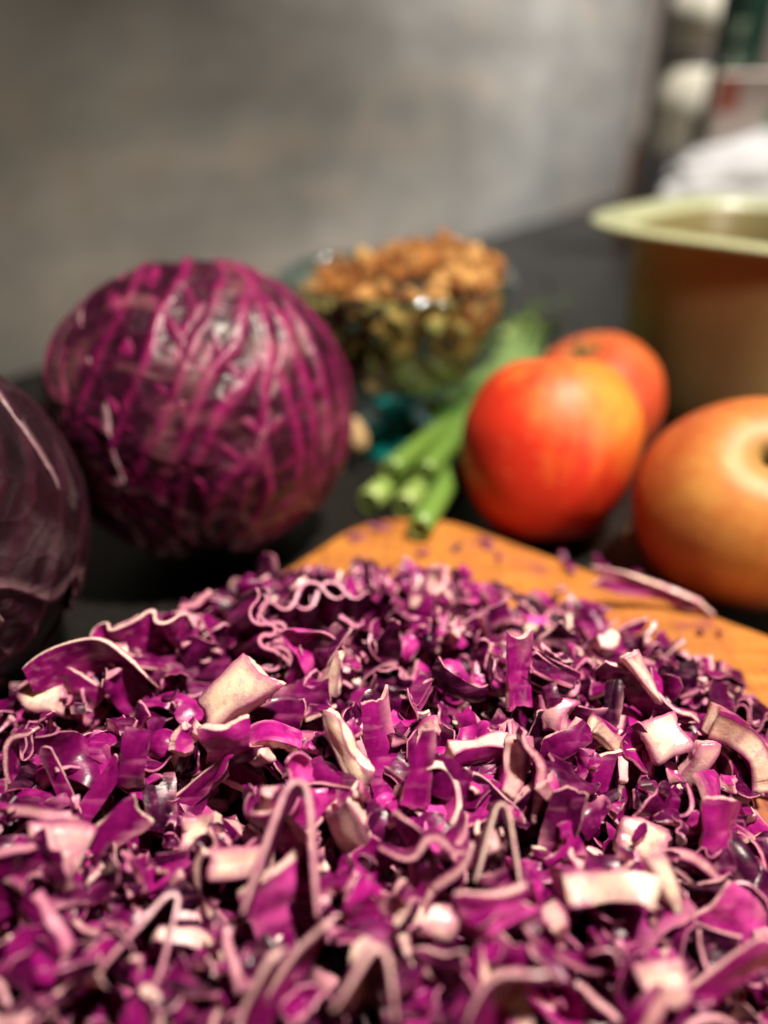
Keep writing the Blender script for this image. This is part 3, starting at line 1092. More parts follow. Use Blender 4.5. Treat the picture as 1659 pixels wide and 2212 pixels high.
# ------------------------------------------------------------------ blurred things at the back right
M_CREAM = simple('cream_label', (0.30, 0.28, 0.22), 0.9, 40, .08)
M_WHITE = simple('white_paper', (0.66, 0.66, 0.66), 0.7, 25, .05)
M_DARKGL = simple('dark_bottle_glass', (0.10, 0.092, 0.098), 0.45, 20, .2, bump=0)
M_GREENGL = simple('dark_green_bottle_glass', (0.006, 0.028, 0.016), 0.35, 20, .2, bump=0)
M_AMBER = simple('amber_jar', (0.42, 0.14, 0.03), 0.3, 20, .2)
M_PALEGREEN = simple('pale_green_label', (0.26, 0.36, 0.25), 0.6, 20, .1)
M_RED = simple('red_print', (0.36, 0.09, 0.06), 0.6, 20, .1)
M_PINK = simple('pinkish_print', (0.46, 0.38, 0.34), 0.6, 20, .1)
M_GREY = simple('grey_print', (0.36, 0.35, 0.35), 0.7, 40, .1)


def bottle(name, loc, r, hh, mat, label, bands):
    root = empty(name, loc)
    tag(root, label, 'bottle')
    V_, F_ = lathe(smooth_prof([(0.0005, 0.0), (r * .85, 0.0), (r, .006), (r, hh * .35), (r, hh * .74), (r * .75, hh * .81), (r * .38, hh * .87), (r * .36, hh * .96), (r * .4, hh), (0.0005, hh)], 5), 40)
    link('body', mesh_np('body', V_, F_[:, ::-1], [mat]), root)
    for nm, z0, z1, a0, a1, m, dr in bands:
        aa = np.linspace(math.radians(a0), math.radians(a1), 20)
        rr = r + dr
        Vb = np.array([[(rr + e) * math.cos(a), (rr + e) * math.sin(a), z] for z, e in ((z0, -.0006), (z0, 0), (z1, 0), (z1, -.0006)) for a in aa])
        link(nm, mesh_np(nm, Vb, grid_faces(4, 20), [m]), root)
    return root


b1 = bottle('dark_bottle', (0.383, 1.120, 0), 0.035, 0.43, M_DARKGL, 'dark bottle with two cream labels, left of the green bottle',
            [('label', 0.130, 0.226, 205, 335, M_CREAM, .0008), ('neck_label', 0.243, 0.310, 215, 325, M_CREAM, .0009)])
b2 = bottle('green_bottle', (0.476, 1.190, 0), 0.038, 0.43, M_GREENGL, 'dark green bottle with a round pale green sticker', [])
# round sticker on the green bottle
n = 24
rr = 0.0388
pv = [(0, 0)] + [(0.028 * math.cos(t), 0.028 * math.sin(t)) for t in np.linspace(0, 6.2832, n, endpoint=False)]
Vs = np.array([[rr * math.cos(math.radians(250) + x / rr), rr * math.sin(math.radians(250) + x / rr), 0.252 + y] for x, y in pv])
Fs = np.array([[0, 1 + i, 1 + (i + 1) % n] for i in range(n)])
link('sticker', mesh_np('sticker', Vs, Fs, [M_PALEGREEN]), b2)

jar = empty('amber_jar', (0.362, 1.150, 0))
tag(jar, 'small amber brown jar at the foot of the dark bottle', 'jar')
V_, F_ = lathe(smooth_prof([(0.0004, 0), (0.016, 0), (0.018, .006), (0.018, .115), (0.014, .126), (0.0004, .127)], 4), 28)
link('body', mesh_np('body', V_, F_[:, ::-1], [M_AMBER]), jar)
V_, F_ = lathe(smooth_prof([(0.0145, .127), (0.0148, .129), (0.0148, .144), (0.0138, .146), (0.0004, .146)], 4), 28)
link('lid', mesh_np('lid', V_, F_[:, ::-1], [M_BROWN]), jar)

pk = empty('packet', (0.458, 1.060, 0), math.radians(-12))
tag(pk, 'dull pinkish packet with a red corner patch standing behind the white bag', 'packet')
link('packet_body', box_mesh('packet_body', (-.045, -.015, 0), (.10, .03, 0.222), M_PINK, .004), pk)
link('red_panel', box_mesh('red_panel', (-.044, -.0165, 0.178), (-.018, -.0152, 0.214), M_RED), pk)
link('green_panel', box_mesh('green_panel', (.020, -.0165, 0.150), (.08, -.0152, 0.180), simple('green_print', (0.07, 0.20, 0.08), .6)), pk)

# crumpled white paper bag
nu, nv = 60, 40
u = np.linspace(0, 2 * math.pi, nu, endpoint=False)[:, None]
v = np.linspace(0, 1, nv)[None, :]
rx, ry = 0.155, 0.070
shape = np.power(np.abs(np.cos(u)), .5) * np.sign(np.cos(u)), np.power(np.abs(np.sin(u)), .5) * np.sign(np.sin(u))
P = np.stack([rx * shape[0] * (1 - .18 * v), ry * shape[1] * (1 - .80 * v ** 1.5), 0.155 * v + 0.03 * v * np.cos(u)], -1).reshape(-1, 3)
nz = fbm(P, 22, 3.3, 3)
nrm = P - P.mean(0)
nrm /= np.linalg.norm(nrm, axis=1, keepdims=True)
P = P + nrm * (0.014 * np.abs(nz))[:, None]
P[:, 2] -= P[:, 2].min()
bag = empty('paper_bag', (0.478, 0.965, 0), math.radians(-10))
tag(bag, 'white crumpled paper bag behind the large olive bowl', 'bag')
link('bag_body', mesh_np('bag_body', P, grid_faces(nu, nv, wrap_u=True), [M_WHITE]), bag)
link('grey_print', box_mesh('grey_print', (-.01, -.0870, 0.062), (.09, -.0855, 0.100), M_GREY), bag)

# ------------------------------------------------------------------ the heap of shredded cabbage
CELL = 0.0012
X0, Y0 = -0.26, -0.02
NX, NY = int(0.50 / CELL), int(0.42 / CELL)
gx = X0 + (np.arange(NX) + .5) * CELL
gy = Y0 + (np.arange(NY) + .5) * CELL
GX, GY = np.meshgrid(gx, gy, indexing='ij')
Hm = board_z(GX, GY)

OUT = np.array([(-0.150, 0.150), (-0.139, 0.178), (-0.120, 0.208), (-0.088, 0.230), (-0.066, 0.250), (-0.044, 0.266), (-0.026, 0.262), (0.010, 0.266), (0.034, 0.262),
                (0.055, 0.246), (0.080, 0.240), (0.112, 0.216), (0.126, 0.196), (0.125, 0.172), (0.111, 0.146), (0.103, 0.128), (0.099, 0.108), (0.093, 0.085), (0.086, 0.06), (0.08, 0.02), (-0.12, 0.02), (-0.15, 0.08)])


def edge_dist(x, y):
    """signed distance inside the heap outline"""
    p = np.stack([np.ravel(x), np.ravel(y)], -1)
    dmin = np.full(len(p), 9.0)
    inside = np.zeros(len(p), bool)
    n = len(OUT)
    for i in range(n):
        a, b = OUT[i], OUT[(i + 1) % n]
        ab = b - a
        t = np.clip(((p - a) @ ab) / (ab @ ab), 0, 1)
        q = a + t[:, None] * ab
        dmin = np.minimum(dmin, np.linalg.norm(p - q, axis=1))
        c = (a[1] > p[:, 1]) != (b[1] > p[:, 1])
        xi = (b[0] - a[0]) * (p[:, 1] - a[1]) / (b[1] - a[1] + 1e-12) + a[0]
        inside ^= c & (p[:, 0] < xi)
    return np.where(inside, dmin, -dmin).reshape(np.shape(x))


ED = edge_dist(GX, GY)
TARGET = np.where(ED > -0.002, 0.018 + 0.030 * (1 - np.exp(-np.maximum(ED + .004, 0) / 0.030)), 0)
bump = np.array([[mnoise.noise((x * 28, y * 28, 1.7)) for y in gy[::6]] for x in gx[::6]])
bump = np.kron(bump, np.ones((6, 6)))[:NX, :NY]
if bump.shape != TARGET.shape:
    bb = np.zeros_like(TARGET)
    bb[:bump.shape[0], :bump.shape[1]] = bump
    bump = bb
TARGET = np.where(ED > 0.012, TARGET + 0.006 * bump, TARGET)

# lumpy filler for the lower layers, coloured dark as shade in the gaps
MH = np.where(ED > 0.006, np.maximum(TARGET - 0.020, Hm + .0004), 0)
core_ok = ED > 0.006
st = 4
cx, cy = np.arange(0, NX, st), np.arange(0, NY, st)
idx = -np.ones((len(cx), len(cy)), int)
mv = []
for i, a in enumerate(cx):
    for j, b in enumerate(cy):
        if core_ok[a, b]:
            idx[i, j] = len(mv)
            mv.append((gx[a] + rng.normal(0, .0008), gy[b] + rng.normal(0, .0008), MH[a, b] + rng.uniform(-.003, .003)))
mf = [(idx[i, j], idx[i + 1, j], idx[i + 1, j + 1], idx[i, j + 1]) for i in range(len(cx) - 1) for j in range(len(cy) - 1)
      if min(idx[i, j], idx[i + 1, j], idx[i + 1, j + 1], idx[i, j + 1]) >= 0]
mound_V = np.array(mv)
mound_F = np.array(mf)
Hm = np.where(core_ok, np.maximum(Hm, MH), Hm)


def cells(V_):
    i = ((V_[:, 0] - X0) / CELL).astype(int)
    j = ((V_[:, 1] - Y0) / CELL).astype(int)
    return i, j


def drop(V_, x, y, pct=80, settle=0.0006):
    """lower a turned piece at (x, y) until it rests on what lies there"""
    W = V_ - V_.mean(0)
    W = W + (x, y, 0)
    i, j = cells(W)
    ok = (i >= 0) & (i < NX) & (j >= 0) & (j < NY)
    if ok.sum() < 4:
        return None
    key = i[ok] * NY + j[ok]
    uk, inv = np.unique(key, return_inverse=True)
    zb = np.full(len(uk), 9.0)
    zt = np.full(len(uk), -9.0)
    np.minimum.at(zb, inv, W[ok, 2])
    np.maximum.at(zt, inv, W[ok, 2])
    hh = Hm.ravel()[uk]
    lift = np.percentile(hh - zb, pct) - settle
    W[:, 2] += lift
    lowest = W[:, 2].min()
    base = float(board_z(np.array([x]), np.array([y]))[0])
    if lowest < base + .0003:
        W[:, 2] += base + .0003 - lowest
        lift += base + .0003 - lowest
    return W, uk, zt + lift


def commit(uk, zt):
    r_ = Hm.ravel()
    r_[uk] = np.maximum(r_[uk], zt)


stuff = []


def turned(g, R_):
    return (g[0] @ R_.T, g[1], g[2], g[3])


def tilt_rot(maxtilt):
    """random spin with a limited tilt from lying flat, or on edge"""
    spin = Matrix.Rotation(rng.uniform(0, 6.283), 3, 'Z')
    ax = Vector((math.cos(a_ := rng.uniform(0, 6.283)), math.sin(a_), 0))
    return np.array(Matrix.Rotation(rng.uniform(-maxtilt, maxtilt), 3, ax) @ spin)


def sample_xy(vis=True):
    for _ in range(200):
        x, y = rng.uniform(-.15, .14), rng.uniform(.03, .27)
        e = edge_dist(np.array([x]), np.array([y]))[0]
        if e < -0.001:
            continue
        if vis:
            p, dep = project((x, y, .035))
            if not (-90 < p[0] < 1750 and p[1] < 2330):
                continue
        return x, y
    return None


def put_stuff(n, size, lod, maxtilt=1.3, limit=True):
    for _ in range(n):
        s = sample_xy()
        if s is None:
            continue
        i, j = int((s[0] - X0) / CELL), int((s[1] - Y0) / CELL)
        if limit and Hm[max(0, i - 2):i + 3, max(0, j - 2):j + 3].mean() > TARGET[i, j]:
            continue
        g, kind, tone, cream = random_piece(size * rng.uniform(.8, 1.2), lod)
        g = turned(g, tilt_rot(maxtilt))
        r_ = drop(g[0], *s)
        if r_ is None:
            continue
        W, uk, zt = r_
        if zt.max() > TARGET[i, j] + 0.010:
            continue
        commit(uk, zt)
        stuff.append((W, g[1], g[2], g[3]))


put_stuff(1900, 0.85, 0.8)

# --- individual pieces: 300 largest; the landmarks are placed one by one first in this list
SHREDS = []          # (name, V, F, mi, mix, short, label)


def cam_rot(ang, tx=0.0, ty=0.0):
    """long axis at ang degrees in the picture, face towards the viewer, tipped by tx about its long axis and ty about its short one"""
    L = RGT * math.cos(math.radians(ang)) + UPV * math.sin(math.radians(ang))
    Nn = -FWD
    Y = np.cross(Nn, L)
    M = Matrix(np.column_stack([L, Y, Nn]).tolist())
    return np.array(M @ Matrix.Rotation(math.radians(tx), 3, 'X') @ Matrix.Rotation(math.radians(ty), 3, 'Y'))


def surface_at(px, py):
    u, v = (px - 829.5) / FPX, (py - 1106) / FPX
    dd = FWD + RGT * u - UPV * v
    for t in np.arange(0.10, 0.45, 0.0006):
        q = CAMP + dd * t
        i, j = int((q[0] - X0) / CELL), int((q[1] - Y0) / CELL)
        if 0 <= i < NX and 0 <= j < NY and q[2] <= Hm[i, j]:
            return q
    return at(px, py, .03)


def ppm(py):
    q = surface_at(830, py)
    return FPX / project(q)[1] * .001       # picture units per millimetre


MARKS = []


def mark(short, label, name, px, py, ang, make, tx=0.0, ty=0.0, raise_=0.35):
    """a piece one can point at: make(k) builds it with k metres per picture unit"""
    q = surface_at(px, py)
    k = project(q)[1] / FPX
    g = turned(make(k), cam_rot(ang, tx, ty))
    ext = (g[0] @ np.array([0, 0, 1])).max() - (g[0] @ np.array([0, 0, 1])).min()
    V_ = g[0] - g[0].mean(0)
    back = -FWD
    half = (V_ @ FWD).max()
    V_ = V_ + q + back * half * raise_ * 1.6
    # stay above the board
    zmin = V_[:, 2].min()
    if zmin < BOARD_T + .0004:
        V_[:, 2] += BOARD_T + .0004 - zmin
    i, j = cells(V_)
    ok = (i >= 0) & (i < NX) & (j >= 0) & (j < NY)
    np.maximum.at(Hm, (i[ok], j[ok]), V_[ok, 2])
    SHREDS.append((name, V_, g[1], g[2], g[3], short, label))
    MARKS.append((short, px, py))


# positions, sizes in picture units (photograph scaled to 1659 wide)
LANDMARKS = []


def LM(*a, **k):
    LANDMARKS.append((a, k))


R_ = dict
LM('cream spear chunk', 'long cream faced chunk with purple along one edge, upper middle of the heap', 'cabbage_chunk', 512, 1492, 36,
   lambda k: chip(175 * k, 62 * k, 34 * k, .25, .3, point=-.75, tone=.8, cream=1.0, bottom_cut=True, jag=.14, nu=18, nv=12), 152, 10)
LM('pink wedge', 'pink magenta wedge with a pale lower rim, just below the cream spear chunk', 'cabbage_chunk', 495, 1592, 4,
   lambda k: chip(105 * k, 92 * k, 22 * k, -.5, -.5, tone=.85, cream=.75, jag=.2, nu=14, nv=12), 28, 8)
LM('arched wedge', 'magenta topped arch of rind with a cream cut face, right of the pink wedge', 'cabbage_chunk', 592, 1588, -2,
   lambda k: chip(120 * k, 55 * k, 30 * k, -1.5, 0, tone=.78, cream=.9, jag=.08, nu=18, nv=8), -62, 0)
LM('upright magenta slab', 'broad upright magenta slab with a pale left edge in the middle of the heap', 'cabbage_chip', 830, 1628, 97,
   lambda k: chip(235 * k, 84 * k, 15 * k, .6, -.5, twist=.4, tone=.62, cream=.5, jag=.2, nu=26, nv=12, point=.25, wedge=.5), 20, 10)
LM('ragged cream chunk', 'ragged cream chunk leaning left of the broad upright magenta slab', 'cabbage_chunk', 752, 1618, 115,
   lambda k: chip(135 * k, 66 * k, 30 * k, .2, .3, point=.6, tone=.6, cream=1.0, bottom_cut=True, jag=.3, nu=18, nv=12), 155, 0)
LM('cream triangle', 'pointed cream and magenta triangle standing up near the top of the heap', 'cabbage_chunk', 720, 1452, 68,
   lambda k: chip(105 * k, 55 * k, 22 * k, .2, .2, point=.85, tone=.7, cream=.95, bottom_cut=True, jag=.16, nu=14, nv=10), 165, 12)
LM('cream topped slab', 'wide magenta slab with a broad cream band along its top edge', 'cabbage_chunk', 1045, 1630, 4,
   lambda k: chip(160 * k, 118 * k, 40 * k, .35, -.35, tone=.75, cream=.75, jag=.16, nu=18, nv=14), 42, 4)
LM('upright pale ribbon', 'pale edged S shaped ribbon standing upright beside the cream topped slab', 'cabbage_shred', 1150, 1668, 98,
   lambda k: wavy_ribbon(215 * k, 45 * k, 20 * k, .55, 1.2, nu=40, tone=.5, cream=.35, twist=.5), 88, 0)
LM('almond slice', 'almond shaped magenta slice with a thin pale rim right of the upright slab', 'cabbage_chip', 910, 1655, 80,
   lambda k: chip(165 * k, 70 * k, 8 * k, .3, -.8, tone=.62, cream=.55, jag=.05, nu=20, nv=10, point=.55), 15, 0)
LM('cream block', 'rounded cream white block of stalk at right of the heap', 'cabbage_chunk', 1425, 1588, 20,
   lambda k: chip(88 * k, 78 * k, 42 * k, .3, .4, tone=.65, cream=1.0, bottom_cut=True, jag=.09, nu=12, nv=12, wrinkle=.015), 150, 0)
LM('cream rind arch', 'large arched cream rind with purple outer skin at the right edge of the heap', 'cabbage_chunk', 1600, 1612, -52,
   lambda k: chip(190 * k, 48 * k, 58 * k, -1.3, 0, tone=.45, cream=.8, jag=.1, nu=26, nv=8), -78, 0)
LM('long wavy ribbon', 'long dark purple ribbon with a wavy pale edge running down to the right', 'cabbage_shred', 1392, 1500, -35,
   lambda k: wavy_ribbon(250 * k, 66 * k, 14 * k, .35, 1.6, nu=46, tone=.42, cream=.6, twist=.4, nv=6), 48, 0)
LM('cream strip', 'straight cream strip narrowing to a point above the long wavy ribbon', 'cabbage_chunk', 1388, 1462, -55,
   lambda k: chip(125 * k, 40 * k, 18 * k, .2, 0, point=.75, tone=.45, cream=.9, bottom_cut=True, jag=.1, nu=16, nv=8), 160, 0)
LM('dark rolled bundle', 'glossy dark purple rolled bundle of leaf near the top right of the heap', 'cabbage_shred', 1182, 1452, -22,
   lambda k: stack(4, 13 * k, lambda i: chip((140 - 14 * i) * k, (96 - 14 * i) * k, 7 * k, .5, 1.5 + .35 * i, tone=.16 + .05 * i, cream=.1, jag=.08, point=.55, nu=18, nv=12)), -24, 10)
LM('tall magenta strip', 'tall magenta strip with a pale left edge beside the dark rolled bundle', 'cabbage_chip', 1118, 1446, 88,
   lambda k: chip(170 * k, 56 * k, 14 * k, .3, -.5, tone=.62, cream=.5, jag=.14, nu=20, nv=9), 22, 0)
LM('long dark bar', 'straight dark purple bar rising to the right near the top of the heap', 'cabbage_chip', 1016, 1358, 28,
   lambda k: chip(190 * k, 42 * k, 9 * k, .15, -.2, tone=.36, cream=.3, jag=.08, nu=20, nv=7), 18, 0)
LM('long pale runner', 'long pale pink strip lying out towards the apples at upper right', 'cabbage_shred', 1394, 1312, -16,
   lambda k: chip(250 * k, 50 * k, 8 * k, .5, .7, twist=.6, tone=.50, cream=.8, jag=.2, nu=28, nv=8, point=.5, wedge=.3), 34, 0)
LM('crinkled bundle', 'tightly crinkled pale edged leaf folded like a concertina near the heap top', 'cabbage_shred', 566, 1378, -62,
   lambda k: crinkled_layers(3, 330 * k, 120 * k, 8 * k, 15 * k, 5, (1.1, 1.6), .36), 50, 4)
LM('second crinkle', 'smaller crinkled concertina fold right of the tightly crinkled leaf', 'cabbage_shred', 690, 1310, -12,
   lambda k: crinkled_layers(2, 240 * k, 110 * k, 8 * k, 15 * k, 4, (1.0, 1.6), .38), 48, 4)
LM('big pale loop', 'big pale hairpin loop standing on edge in the middle foreground', 'cabbage_shred', 640, 1790, -6,
   lambda k: hairpin(520 * k, 130 * k, 15 * k, 2.72, taper=.5, nu=60, nv=7, sharp=11, tone=.45, cream=.35), 58, 0, raise_=.5)
LM('bright magenta box', 'large bright magenta folded piece with pale left face, below the big pale loop', 'cabbage_chunk', 612, 1932, 22,
   lambda k: chip(180 * k, 150 * k, 26 * k, -.7, .2, tone=.98, cream=.7, jag=.14, nu=18, nv=14), 8, 14)
LM('cream capped chunk', 'pale chunk with a pink patch above the bright magenta box', 'cabbage_chunk', 522, 1858, 8,
   lambda k: chip(140 * k, 70 * k, 30 * k, -.3, .3, tone=.7, cream=.75, jag=.24, nu=16, nv=10, bottom_cut=True), 155, 0)
LM('narrow hairpin', 'narrow dusky hairpin loop leaning to the right in the left foreground', 'cabbage_shred', 345, 1990, -28,
   lambda k: hairpin(400 * k, 150 * k, 12 * k, 2.6, nu=70, nv=7, taper=.6, sharp=14, tone=.42, cream=.3, tail=.5), 46, 0, raise_=.5)
LM('two tone wedge', 'wedge half purple and half cream in the left foreground', 'cabbage_chunk', 417, 2035, -24,
   lambda k: chip(135 * k, 90 * k, 34 * k, .5, -.5, point=.3, tone=.68, cream=.65, jag=.16, nu=16, nv=12), 46, 0)
LM('left crossing strip', 'magenta strip leaning left, crossing another at the left of the heap', 'cabbage_chip', 132, 1690, -66,
   lambda k: chip(160 * k, 36 * k, 7 * k, .25, 0, tone=.62, cream=.5, jag=.06, nu=18, nv=6), 12, 0)
LM('right crossing strip', 'magenta strip leaning right, crossing another at the left of the heap', 'cabbage_chip', 208, 1722, 55,
   lambda k: chip(210 * k, 42 * k, 8 * k, .3, 0, tone=.66, cream=.5, jag=.06, nu=20, nv=6), -16, 0)
LM('upright curled strip', 'short upright purple strip curling over at its top, left of centre', 'cabbage_chip', 292, 1636, 84,
   lambda k: chip(120 * k, 56 * k, 7 * k, -.9, 0, tone=.5, cream=.6, jag=.1, nu=16, nv=8), 10, 0)
LM('slanting strip', 'long slanting magenta strip rising right below the pink wedge', 'cabbage_chip', 412, 1718, 42,
   lambda k: chip(200 * k, 46 * k, 10 * k, .2, -.2, tone=.58, cream=.6, jag=.08, nu=20, nv=7), 18, 0)
LM('left edge ribbon', 'wavy pale ribbon standing on edge at the left edge of the picture', 'cabbage_shred', 30, 1668, 72,
   lambda k: wavy_ribbon(290 * k, 44 * k, 13 * k, .9, 1.7, nu=50, tone=.4, cream=.4), 86, 0)
LM('left cream chip', 'cream chip with purple streaked skin at the far left of the heap', 'cabbage_chunk', 105, 1505, -10,
   lambda k: chip(100 * k, 54 * k, 30 * k, -.3, .3, tone=.62, cream=.95, jag=.2, bottom_cut=True, nu=14, nv=10), 150, 0)
LM('round pale chunk', 'small round pale chunk left of the big pale loop', 'cabbage_chunk', 437, 1792, 10,
   lambda k: chip(84 * k, 74 * k, 34 * k, -.6, -.6, tone=.7, cream=.8, jag=.12, bottom_cut=True, nu=12, nv=12), 150, 0)
LM('bottom pale strand', 'long pale pink strand rising to the right at the bottom of the picture', 'cabbage_shred', 640, 2090, 58,
   lambda k: chip(270 * k, 100 * k, 12 * k, .5, .5, twist=.5, tone=.6, cream=.5, jag=.14, nu=26, nv=8, point=.4, wedge=.4), 50, 0)
LM('bottom pale strand twin', 'shorter pale pink strand left of the long one at the bottom', 'cabbage_shred', 568, 2130, 70,
   lambda k: chip(200 * k, 80 * k, 12 * k, .4, .4, tone=.5, cream=.5, jag=.14, nu=22, nv=8, point=.3, wedge=.4), 54, 0)
LM('right magenta sheet', 'large smooth bright magenta sheet in the lower right corner', 'cabbage_chip', 1612, 2020, -38,
   lambda k: chip(230 * k, 110 * k, 14 * k, .4, -.3, tone=.95, cream=.5, jag=.16, nu=20, nv=12), 6, 0)
LM('right magenta strip', 'long magenta strip rising right below the bright magenta sheet', 'cabbage_chip', 1525, 2140, 40,
   lambda k: chip(290 * k, 74 * k, 12 * k, .3, -.3, tone=.74, cream=.5, jag=.1, nu=24, nv=9), 14, 0)
LM('cream footed chunk', 'pale pink and cream piece with a purple base in the right foreground', 'cabbage_chunk', 1285, 1898, -4,
   lambda k: chip(170 * k, 110 * k, 62 * k, .3, .3, tone=.62, cream=.7, jag=.2, nu=16, nv=12), 62, 0)
LM('cream spear', 'slim cream spear pointing down in the right foreground', 'cabbage_chunk', 1438, 1922, -68,
   lambda k: chip(195 * k, 62 * k, 26 * k, .3, .3, point=.8, tone=.5, cream=.95, bottom_cut=True, jag=.1, nu=20, nv=9), 160, 0)
LM('folded pale triangle', 'leaf folded into a pale rimmed triangle below the almond slice', 'cabbage_shred', 1072, 1806, -6,
   lambda k: hairpin(330 * k, 50 * k, 10 * k, 2.7, nu=44, sharp=12, tone=.32, cream=.8), 70, 0)
LM('dark tall strip', 'tall dark purple strip with a thin pale right edge, right of centre', 'cabbage_chip', 1200, 1812, 76,
   lambda k: chip(215 * k, 78 * k, 10 * k, .25, .4, tone=.34, cream=.4, jag=.1, nu=22, nv=9), -14, 0)
LM('wave ribbon', 'pale ribbon waving sideways on edge in the middle foreground', 'cabbage_shred', 918, 1822, 4,
   lambda k: wavy_ribbon(230 * k, 48 * k, 16 * k, .7, 1.3, nu=44, tone=.42, cream=.35), 80, 0)
LM('pale hanging tail', 'pale tail of ribbon hanging below the sideways waving ribbon', 'cabbage_shred', 962, 1905, 66,
   lambda k: wavy_ribbon(230 * k, 56 * k, 18 * k, .35, .8, nu=36, tone=.5, cream=.4, twist=.6), 62, 0)
LM('hot pink chip', 'hot pink folded chip in the middle foreground', 'cabbage_chip', 1062, 1952, 12,
   lambda k: chip(150 * k, 88 * k, 20 * k, -.9, .3, tone=.95, cream=.6, jag=.2, nu=16, nv=10), 12, 0)
LM('speckled chip', 'speckled pale pink and purple upright chip at right of centre', 'cabbage_chip', 1312, 1690, 84,
   lambda k: chip(150 * k, 110 * k, 12 * k, .4, -.4, tone=.66, cream=1.0, jag=.2, nu=16, nv=12), 16, 0)
LM('magenta block', 'upright magenta block with a wavy pale edge near the right side', 'cabbage_chip', 1546, 1786, 88,
   lambda k: chip(140 * k, 92 * k, 16 * k, .4, -.6, tone=.74, cream=.6, jag=.16, nu=16, nv=12), 22, 0)
LM('cream lump', 'cream lump with purple sides beneath the speckled chip', 'cabbage_chunk', 1380, 1806, -20,
   lambda k: chip(105 * k, 82 * k, 46 * k, .3, .3, tone=.6, cream=.8, jag=.2, bottom_cut=True, nu=14, nv=12), 150, 0)
LM('tan block', 'tan cream block with a purple back at the bottom right', 'cabbage_chunk', 1425, 2110, 10,
   lambda k: chip(105 * k, 84 * k, 30 * k, .4, .5, tone=.65, cream=.7, jag=.14, bottom_cut=True, nu=14, nv=12), 150, 0)
LM('bottom curved ribbon', 'broad pale ribbon curving up to the right at the bottom of the picture', 'cabbage_shred', 1085, 2140, 48,
   lambda k: wavy_ribbon(270 * k, 140 * k, 12 * k, .5, .8, nu=40, nv=8, tone=.55, cream=.5, taper=.7), 38, 0)
LM('white bottom loop', 'thick whitish pink loop of ribbon at the bottom centre', 'cabbage_shred', 800, 2090, -14,
   lambda k: hairpin(290 * k, 110 * k, 14 * k, 2.4, nu=44, nv=7, sharp=7, tone=.55, cream=.6, taper=.6), 58, 0)
LM('tent fold', 'pale ribbon folded into a peaked tent at the upper left of the heap', 'cabbage_shred', 222, 1432, -2,
   lambda k: hairpin(300 * k, 105 * k, 10 * k, 1.6, nu=46, sharp=4, spread=.25, tone=.60, cream=.9, twist=.7, nv=7), 38, 0)
LM('top left frill', 'frilly pale pink fold at the upper left edge of the heap', 'cabbage_shred', 318, 1372, 14,
   lambda k: wavy_ribbon(290 * k, 105 * k, 10 * k, .95, 2.2, nu=56, tone=.62, cream=.9, nv=7, twist=.5), 36, 0)
LM('magenta back chip', 'magenta chip with a blurred pale rim at the upper left', 'cabbage_chip', 172, 1482, -28,
   lambda k: chip(130 * k, 66 * k, 14 * k, .4, -.4, tone=.66, cream=.7, jag=.16, nu=14, nv=9), 20, 0)

# automatic large pieces on the surface, spread evenly over the picture of the heap
N_AUTO = 300 - len(LANDMARKS) - 8
placed = []
autos = []
tries = 0
while len(autos) < N_AUTO and tries < 9000:
    tries += 1
    px, py = rng.uniform(-20, 1680), rng.uniform(1190, 2230)
    q = surface_at(px, py)
    e = edge_dist(np.array([q[0]]), np.array([q[1]]))[0]
    if e < 0.003:
        continue
    dep = project(q)[1]
    md = 0.0068 * FPX / dep
    if any((px - a) ** 2 + (py - b) ** 2 < (0.5 * (md + c)) ** 2 for a, b, c in placed):
        continue
    g, kind, tone, cream = random_piece(rng.uniform(.95, 1.3), 1.5)
    for _ in range(4):
        if kind in ('ribbon', 'fold', 'crinkle'):
            rt = cam_rot(rng.uniform(0, 360), rng.normal(38, 34), rng.normal(0, 28))
        else:
            rt = cam_rot(rng.uniform(0, 360), rng.normal(0, 45) + (180 if kind == 'chunk' and rng.random() < .55 else 0), rng.normal(0, 35))
        gg = turned(g, rt)
        r_ = drop(gg[0], q[0], q[1], 70, .0015)
        if r_ is not None:
            break
    if r_ is None:
        continue
    W, uk, zt = r_
    i, j = int((q[0] - X0) / CELL), int((q[1] - Y0) / CELL)
    if zt.max() > TARGET[i, j] + 0.018:
        continue
    commit(uk, zt)
    placed.append((px, py, md))
    c0 = W.mean(0)
    autos.append((kind, tone, cream, W, gg[1], gg[2], gg[3], c0))

put_stuff(260, 0.5, 0.7, limit=False)
for a_, k_ in LANDMARKS:
    mark(*a_, **k_)
put_stuff(110, 0.25, 0.6, limit=False)
for _ in range(70):                      # crumbs strewn over the bare wood
    x, y = rng.uniform(-.05, .15), rng.uniform(.20, .33)
    e = edge_dist(np.array([x]), np.array([y]))[0]
    bz = board_z(np.array([x + .006, x - .006, x]), np.array([y + .006, y, y]))
    if e > -0.001 or e < -0.045 or bz.min() < .01 or rng.random() < -e * 14:
        continue
    g, kind, tone, cream = random_piece(rng.uniform(.2, .5), .6)
    g = turned(g, tilt_rot(.5))
    r_ = drop(g[0], x, y)
    if r_ is not None:
        commit(r_[1], r_[2])
        stuff.append((r_[0], g[1], g[2], g[3]))

